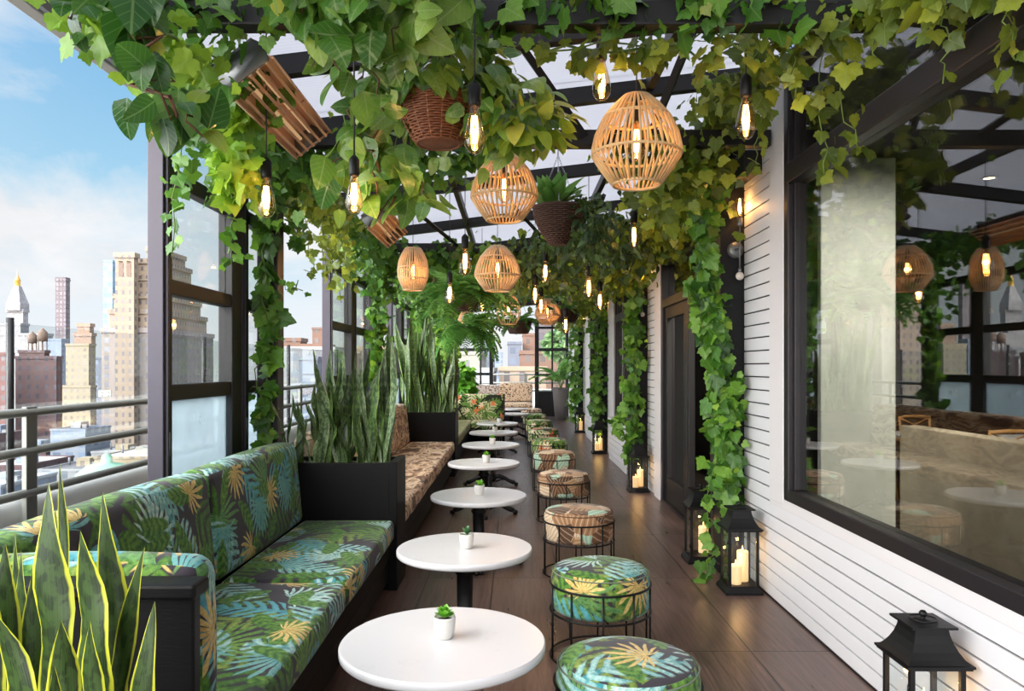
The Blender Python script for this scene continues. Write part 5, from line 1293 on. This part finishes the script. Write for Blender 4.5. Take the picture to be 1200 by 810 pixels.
ch = dchair('oak dining chair inside, left of the indoor tables, behind the concrete partition'); ch.location = (4.0,8.3,0); ch['_at'] = (4.0,8.3,0.)
for x, y, r, lb in ((4.7,8.35,.2,'oak dining chair inside, between the two indoor tables'),(4.45,6.85,3.2,'oak dining chair inside, on the near side of the indoor table'),(5.2,6.4,3.0,'oak dining chair inside, rightmost above the concrete partition')): copy_tree(ch, (x,y,0), r, lb)

def fill_spot(label, x, y, e, aim):  # spot lamp and its fitting, added to brighten the room behind the glass
    t = thing('added_fill_spot', label, 'fill light', (x,y,3.32), 'fill spots added in the dining room'); t['_at'] = (0,0,0)
    m = MB(); m.lathe([(.05,-.001),(.075,-.001),(.075,-.012),(.055,-.014),(.05,-.001)], 24); m.build('trim_ring', 'black_metal', t)
    l = bpy.data.lights.new('fill_spot', 'SPOT'); l.energy = e; l.color = (1,.93,.82); l.spot_size = 1.15; l.spot_blend = .8; l.shadow_soft_size = .05
    o = bpy.data.objects.new('fill_spot', l); COL.objects.link(o); o.parent = t; o.location = (0,0,-.02); o.rotation_euler = (Vector((x,y,3.3))-Vector(aim)).to_track_quat('Z','Y').to_euler()
    MB().lathe([(.0005,-.006),(.05,-.006)], 20).build('lamp_disc', 'filament', t)
fill_spot('added fill spot inside, brightening the concrete pillar', 2.9, 3.9, 1000, (3.1,6.6,1.5))
fill_spot('added fill spot inside, brightening the concrete partition', 2.6, 3.6, 240, (3.6,4.6,.2))
fill_spot('added fill spot inside, brightening the indoor tables', 4.7, 7.3, 90, (4.6,7.6,0))
# ------------------------------------------------------------------ the city
ZG = -58.0
struct('street_ground', MB().box(-1600, 900, 40, 2600, ZG-1, ZG), 'street_grey')
def tier(xl, xc, xr, yt, Y, ybot=None):
    """a block from its left front edge, its near corner and its far right edge seen from the terrace"""
    x0 = (xl-VX)*Y/FPX; x1 = (xc-VX)*Y/FPX
    Yb = Y*(VX-xc)/(VX-xr) if xr < VX-8 and xr > xc+.5 else Y+max(8, (x1-x0)*.8)
    Yb = min(Yb, Y*1.45); zt = H-(yt-VY)*Y/FPX; zb = ZG if ybot is None else H-(ybot-VY)*Y/FPX
    return x0, x1, Y, Yb, zb, zt
def block(name, b, mat, parent, top='roof_grey', ledge=.6):
    x0, x1, y0, y1, zb, zt = b; loc = ((x0+x1)/2, (y0+y1)/2, zb)
    m = MB(); m.box(x0,x1,y0,y1,zb,zt); o = m.build(name, mat, parent)
    m = MB(); e = ledge
    m.box(x0-e*.5,x1+e*.5,y0-e*.5,y0+e,zt-e,zt+e); m.box(x0-e*.5,x1+e*.5,y1-e,y1+e*.5,zt-e,zt+e); m.box(x0-e*.5,x0+e,y0+e,y1-e,zt-e,zt+e); m.box(x1-e,x1+e*.5,y0+e,y1-e,zt-e,zt+e)
    p = m.build('parapet', mat, parent); m = MB(); m.box(x0+e,x1-e,y0+e,y1-e,zt-.01,zt+.06*e); m.build('roof_deck', top, parent); return o
def building(label, tiers, Y, mat, top='roof_grey', ledge=.6, tank=None, mats=None):
    t = thing('building', label, 'building', ((tiers[0][0]-VX)*Y/FPX, Y, ZG)); t['_at'] = t['_at']
    prev = None
    for i, (xl, xc, xr, yt) in enumerate(tiers):
        b = tier(xl, xc, xr, yt, Y+i*.8); zb = ZG if prev is None else prev-.2
        b = b[:4]+(zb,)+b[5:]; prev = b[5]
        block('walls' if i == 0 else 'setback', b, (mats[i] if mats else mat), t, top, ledge)
    if tank:
        for (px, yb, r) in tank:
            x = (px-VX)*(Y+8)/FPX; z = H-(yb-VY)*(Y+8)/FPX; m = MB()
            m.lathe([(.01,z+2.2*r),(r,z+2.2*r),(r*.96,z+4.2*r),(.02,z+5.2*r)], 14, (x,Y+8,0))
            for k in range(4): a = k*PI/2+.7; m.cyl((x+.8*r*math.cos(a),Y+8+.8*r*math.sin(a),z-.5*r),(x+.8*r*math.cos(a),Y+8+.8*r*math.sin(a),z+2.3*r),r*.1,5)
            m.build('water_tank', 'tank_wood', t)
    return t
building('big stepped tan stone apartment tower, tallest block on the left, half behind the window post', [(119,178,250,387),(128,179,242,365),(133,180,235,347),(137,181,229,326),(160,182,224,306),(172,182,217,292)], 300, 'facade_tan', mats=['facade_tan_piers','facade_tan','facade_tan','facade_tan','facade_tan','facade_tan'], ledge=1.0)
t = thing('building', 'tan square turret block with two tall windows at the upper left of the stepped tower', 'building', (-160,296,ZG)); b = tier(135,157,162,299,296); block('walls', b, 'facade_tan', t, ledge=1.0)
for k in (0,1):
    x0, x1, y0, y1, zb, zt = b; xx = x0+(x1-x0)*(.30+.42*k); m = MB(); m.box(xx-.9,xx+.9,y0-.12,y0+.3,zt-8.5,zt-2.5); m.lathe([(.01,0),(.9,0)],12,(xx,y0,zt-2.5)); m.build('window', 'tank_wood', t)
# stone clock-tower-like spire
t = thing('building', 'pale stone tower with a pyramid roof and gilded lantern at the far left', 'building', (-600,900,ZG))
b = tier(8,27,33,364,900); block('walls', b, 'facade_pale', t, ledge=2.0); cx, cy, hw = (b[0]+b[1])/2, (b[2]+b[3])/2, (b[1]-b[0])/2; zt = b[5]
m = MB(); m.box(cx-hw*.88, cx+hw*.88, cy-hw*.88, cy+hw*.88, zt, zt+9); m.build('belfry', 'facade_pale', t)
m = MB(); z1 = H+(430-335)*900/FPX
V = [(cx-hw*.86,cy-hw*.86,zt+9),(cx+hw*.86,cy-hw*.86,zt+9),(cx+hw*.86,cy+hw*.86,zt+9),(cx-hw*.86,cy+hw*.86,zt+9),(cx-3,cy-3,z1),(cx+3,cy-3,z1),(cx+3,cy+3,z1),(cx-3,cy+3,z1)]
m.add(V, [(0,3,2,1),(4,5,6,7),(0,1,5,4),(1,2,6,5),(2,3,7,6),(3,0,4,7)]); m.build('pyramid_roof', 'facade_pale', t)
m = MB(); m.lathe([(3.2,z1),(3.0,z1+6),(3.6,z1+6.5),(2.6,z1+9),(1.2,z1+12),(.5,z1+15),(.1,z1+21)], 12, (cx,cy,0)); m.build('gilded_lantern', 'gold_leaf', t)
building('wide pale stone block at the base of the pyramid-roofed tower', [(-40,52,62,392),(-25,24,34,380)], 860, 'facade_pale', ledge=1.5)
building('slim dark pinkish tower standing alone on the skyline', [(65,77,82,328),(65.5,76.5,81.5,326)], 1000, 'facade_darktower', 'roof_dark', 1.2)
building('slim blue glass tower behind the stepped tan tower', [(121,132,137,306)], 700, 'facade_blueglass', 'roof_white', .8)
building('orange-topped brick block behind the yellow apartment house', [(87,107,112,392),(90,105,110,381)], 520, 'facade_orange', ledge=1.2)
building('yellow-beige apartment house with rows of small windows', [(73,106,113,453),(77,104,112,404)], 380, 'facade_yellow', ledge=.6)
building('blue-grey office block beside the yellow apartment house', [(108,126,132,420)], 430, 'facade_greyblue', 'roof_dark')
building('dark purplish brick apartment block with roof water tanks', [(18,66,73,419),(22,52,58,412)], 300, 'facade_brick', 'roof_dark', .6, tank=[(38,413,1.7),(50,412,1.9)])
building('red brick block at the extreme left edge', [(-60,10,16,415)], 285, 'facade_redbrick', 'roof_dark', .6, tank=[(-8,414,1.8)])
building('pale blue-glazed block behind the brick apartments', [(52,72,80,398),(-10,18,24,400)][:1], 620, 'facade_bluegrey_low', 'roof_grey', .8)
tb = building('tan brick building with a square rooftop block, seen between the window and the far railing', [(326,380,392,405),(330,352,360,398)], 330, 'facade_brownbrick', ledge=.8)
Z_ = H+(430-405)*330/FPX; block('rooftop_block', ((366-VX)*334/FPX, (380-VX)*334/FPX, 334, 340, Z_, H+(430-385)*334/FPX), 'facade_brownbrick', tb, 'roof_grey', .5)
building('white office building with bluish windows below the tan brick building', [(318,392,402,408)], 240, 'facade_white', 'roof_white', .5)
building('blue-glazed low building in front of the white office building', [(350,372,384,420)], 204, 'facade_bluegrey_low', 'roof_grey', .5)
building('long pale building seen through the second pair of windows', [(402,455,468,408)], 280, 'facade_tan', ledge=.7)
building('grey stone building seen through the third bay', [(466,510,525,400)], 420, 'facade_stone_grey', ledge=.7)
building('pale stone building with a grid of windows at the left of the end glazing', [(520,563,570,414)], 210, 'facade_stone_grey', ledge=.5)
building('grey building with a dark roof behind the pale stone one at the end', [(562,577,580,394)], 520, 'facade_greyblue', 'roof_dark')
building('small blue building in the gap at the end of the terrace', [(580,589,594,414)], 640, 'facade_bluegrey_low')
def rbuild(label, px0, px1, yt, Y, D, mat, ledge=.6, top='roof_grey'):
    t = thing('building', label, 'building', ((px0-VX)*Y/FPX, Y, ZG)); x0, x1 = (px0-VX)*Y/FPX, (px1-VX)*Y/FPX; zt = H-(yt-VY)*Y/FPX
    block('walls', (x0,x1,Y,Y+D,ZG,zt), mat, t, top, ledge); return t
rbuild('grey gridded tower in the centre of the end opening', 595, 611, 402, 330, 20, 'facade_greyblue')
rbuild('brown brick tower right of the grey gridded tower', 613, 628, 392, 340, 18, 'facade_brownbrick')
rbuild('pinkish tower behind the upper right end panes', 629, 648, 380, 380, 25, 'facade_darktower')
rbuild('long tan brick building with arched windows across the end windows', 610, 690, 413, 230, 30, 'facade_brownbrick')
rbuild('low beige rooftop below the towers in the end opening', 585, 640, 432, 130, 30, 'facade_tan', .4, 'roof_white')
rbuild('low white rooftop below the end windows on the left', 520, 577, 434, 120, 30, 'facade_white', .4, 'roof_white')
# low roofs below the terrace
rg = np.random.default_rng(77)
kinds = ['facade_white','facade_redbrick','facade_yellow','facade_brick','facade_stone_grey','facade_bluegrey_low','facade_tan']; tops = ['roof_white','roof_grey','roof_white','roof_dark']
look = ['white','red brick','yellow','dark brick','grey stone','bluish','tan']; seen = {}
rows = ((105,22,-36),(140,24,-34),(178,26,-31),(218,28,-28),(255,20,-24))
names = ('nearest row of roofs','second row of roofs','third row of roofs','fourth row of roofs','row before the brick blocks')
for ri, (Y, D, zt) in enumerate(rows):
    x = -.92*Y; k = 0
    while x < -.20*Y:
        w = rg.uniform(9, 17)
        if x+w > -.20*Y: break
        ki = int(rg.integers(len(kinds))); px = int((x+w/2)*FPX/Y+VX); pos = ('left of the railing post' if px < 20 else 'between railing post and window post' if px < 175 else 'behind the near window' if px < 270 else 'behind the first ivy post' if px < 331 else 'past the first ivy post'); z = zt+rg.uniform(-5, 4)
        if not (ri >= 3 and -.37*Y < x+w and x < -.20*Y):
            while (ri, pos, ki) in seen: ki = (ki+1) % 7
            seen[(ri, pos, ki)] = 1
            t = thing('building', 'low %s house %s, %s' % (look[ki], pos, names[ri]), 'building', (x,Y,ZG), 'low houses below the terrace')
            block('walls', (x,x+w,Y,Y+D-4,ZG,z), kinds[ki], t, tops[int(rg.integers(4))], .35)
            m = MB(); bx = x+w*rg.uniform(.2,.5); by = Y+D*rg.uniform(.2,.4); m.box(bx,bx+w*.28,by,by+5,z,z+rg.uniform(2,3.5)); m.build('stair_hut', kinds[(ki+2) % 7], t)
            m = MB(); m.box(bx+w*.32,bx+w*.32+1.6,by,by+1.6,z,z+1.3); m.cyl((x+w*.15,by+3,z),(x+w*.15,by+3,z+2.4),.35,8); m.build('roof_plant', 'roof_grey', t)
        x += w+rg.uniform(1.0, 4.0); k += 1
t = thing('domed_building', 'low hall with a green copper dome below the railing, left of the window post', 'building', (-92,167.5,ZG)); 
m = MB(); m.box(-100,-84,162,175,ZG,-26.5); m.build('walls', 'facade_stone_grey', t); m = MB(); m.lathe([(7.2,-26.4),(7.0,-24.6),(6.0,-22.4),(4.0,-20.8),(1.2,-20.2),(1.0,-18.6),(.05,-18)], 24, (-92,167.5,0)); m.build('dome', 'copper_green', t)
for i, (px, py, Y, r, lb) in enumerate(((655,404,150,3,'leafy tree seen through the upper right end pane'),)):
    c = at(px, py if py < 500 else 500, Y); t = thing('city_tree', lb, 'tree', (c[0],c[1],ZG)); m = MB(); m.cyl((c[0],c[1],ZG),(c[0],c[1],c[2]-r*.4),.4,8); m.build('trunk', 'tank_wood', t)
    fast_mesh('crown', [blob(tuple(c), r,r,r*.8, 500, np.random.default_rng(80+i), 1.5, BUSHL)], 'tree_green', t)

# ------------------------------------------------------------------ light and camera
l = bpy.data.lights.new('sun', 'SUN'); l.energy = SUN_E; l.angle = math.radians(12); l.color = (1.0,.97,.93)
o = bpy.data.objects.new('sun', l); COL.objects.link(o); o.rotation_euler = Vector(SUN_DIR).to_track_quat('Z', 'Y').to_euler()
cam = bpy.data.cameras.new('camera'); cam.sensor_width = 36; cam.lens = 36*FPX/1200; cam.shift_x = -(VX-600)/1200; cam.shift_y = (VY-405)/1200; cam.clip_start = .05; cam.clip_end = 5000
o = bpy.data.objects.new('camera', cam); COL.objects.link(o); o.location = (0,0,H); o.rotation_euler = (PI/2,0,0); SC.camera = o
vs = SC.view_settings; SC.display_settings.display_device = 'sRGB'; vs.view_transform = 'Standard'; vs.look = 'None'; vs.gamma = 1; vs.use_curve_mapping = False; vs.exposure = EXPO
cy = SC.cycles; cy.max_bounces = 8; cy.diffuse_bounces = 4; cy.glossy_bounces = 4; cy.transmission_bounces = 8; cy.transparent_max_bounces = 24; cy.sample_clamp_indirect = 6; cy.use_denoising = True; cy.caustics_reflective = False; cy.caustics_refractive = False
for ob in bpy.data.objects:
    if '_at' in ob: del ob['_at']
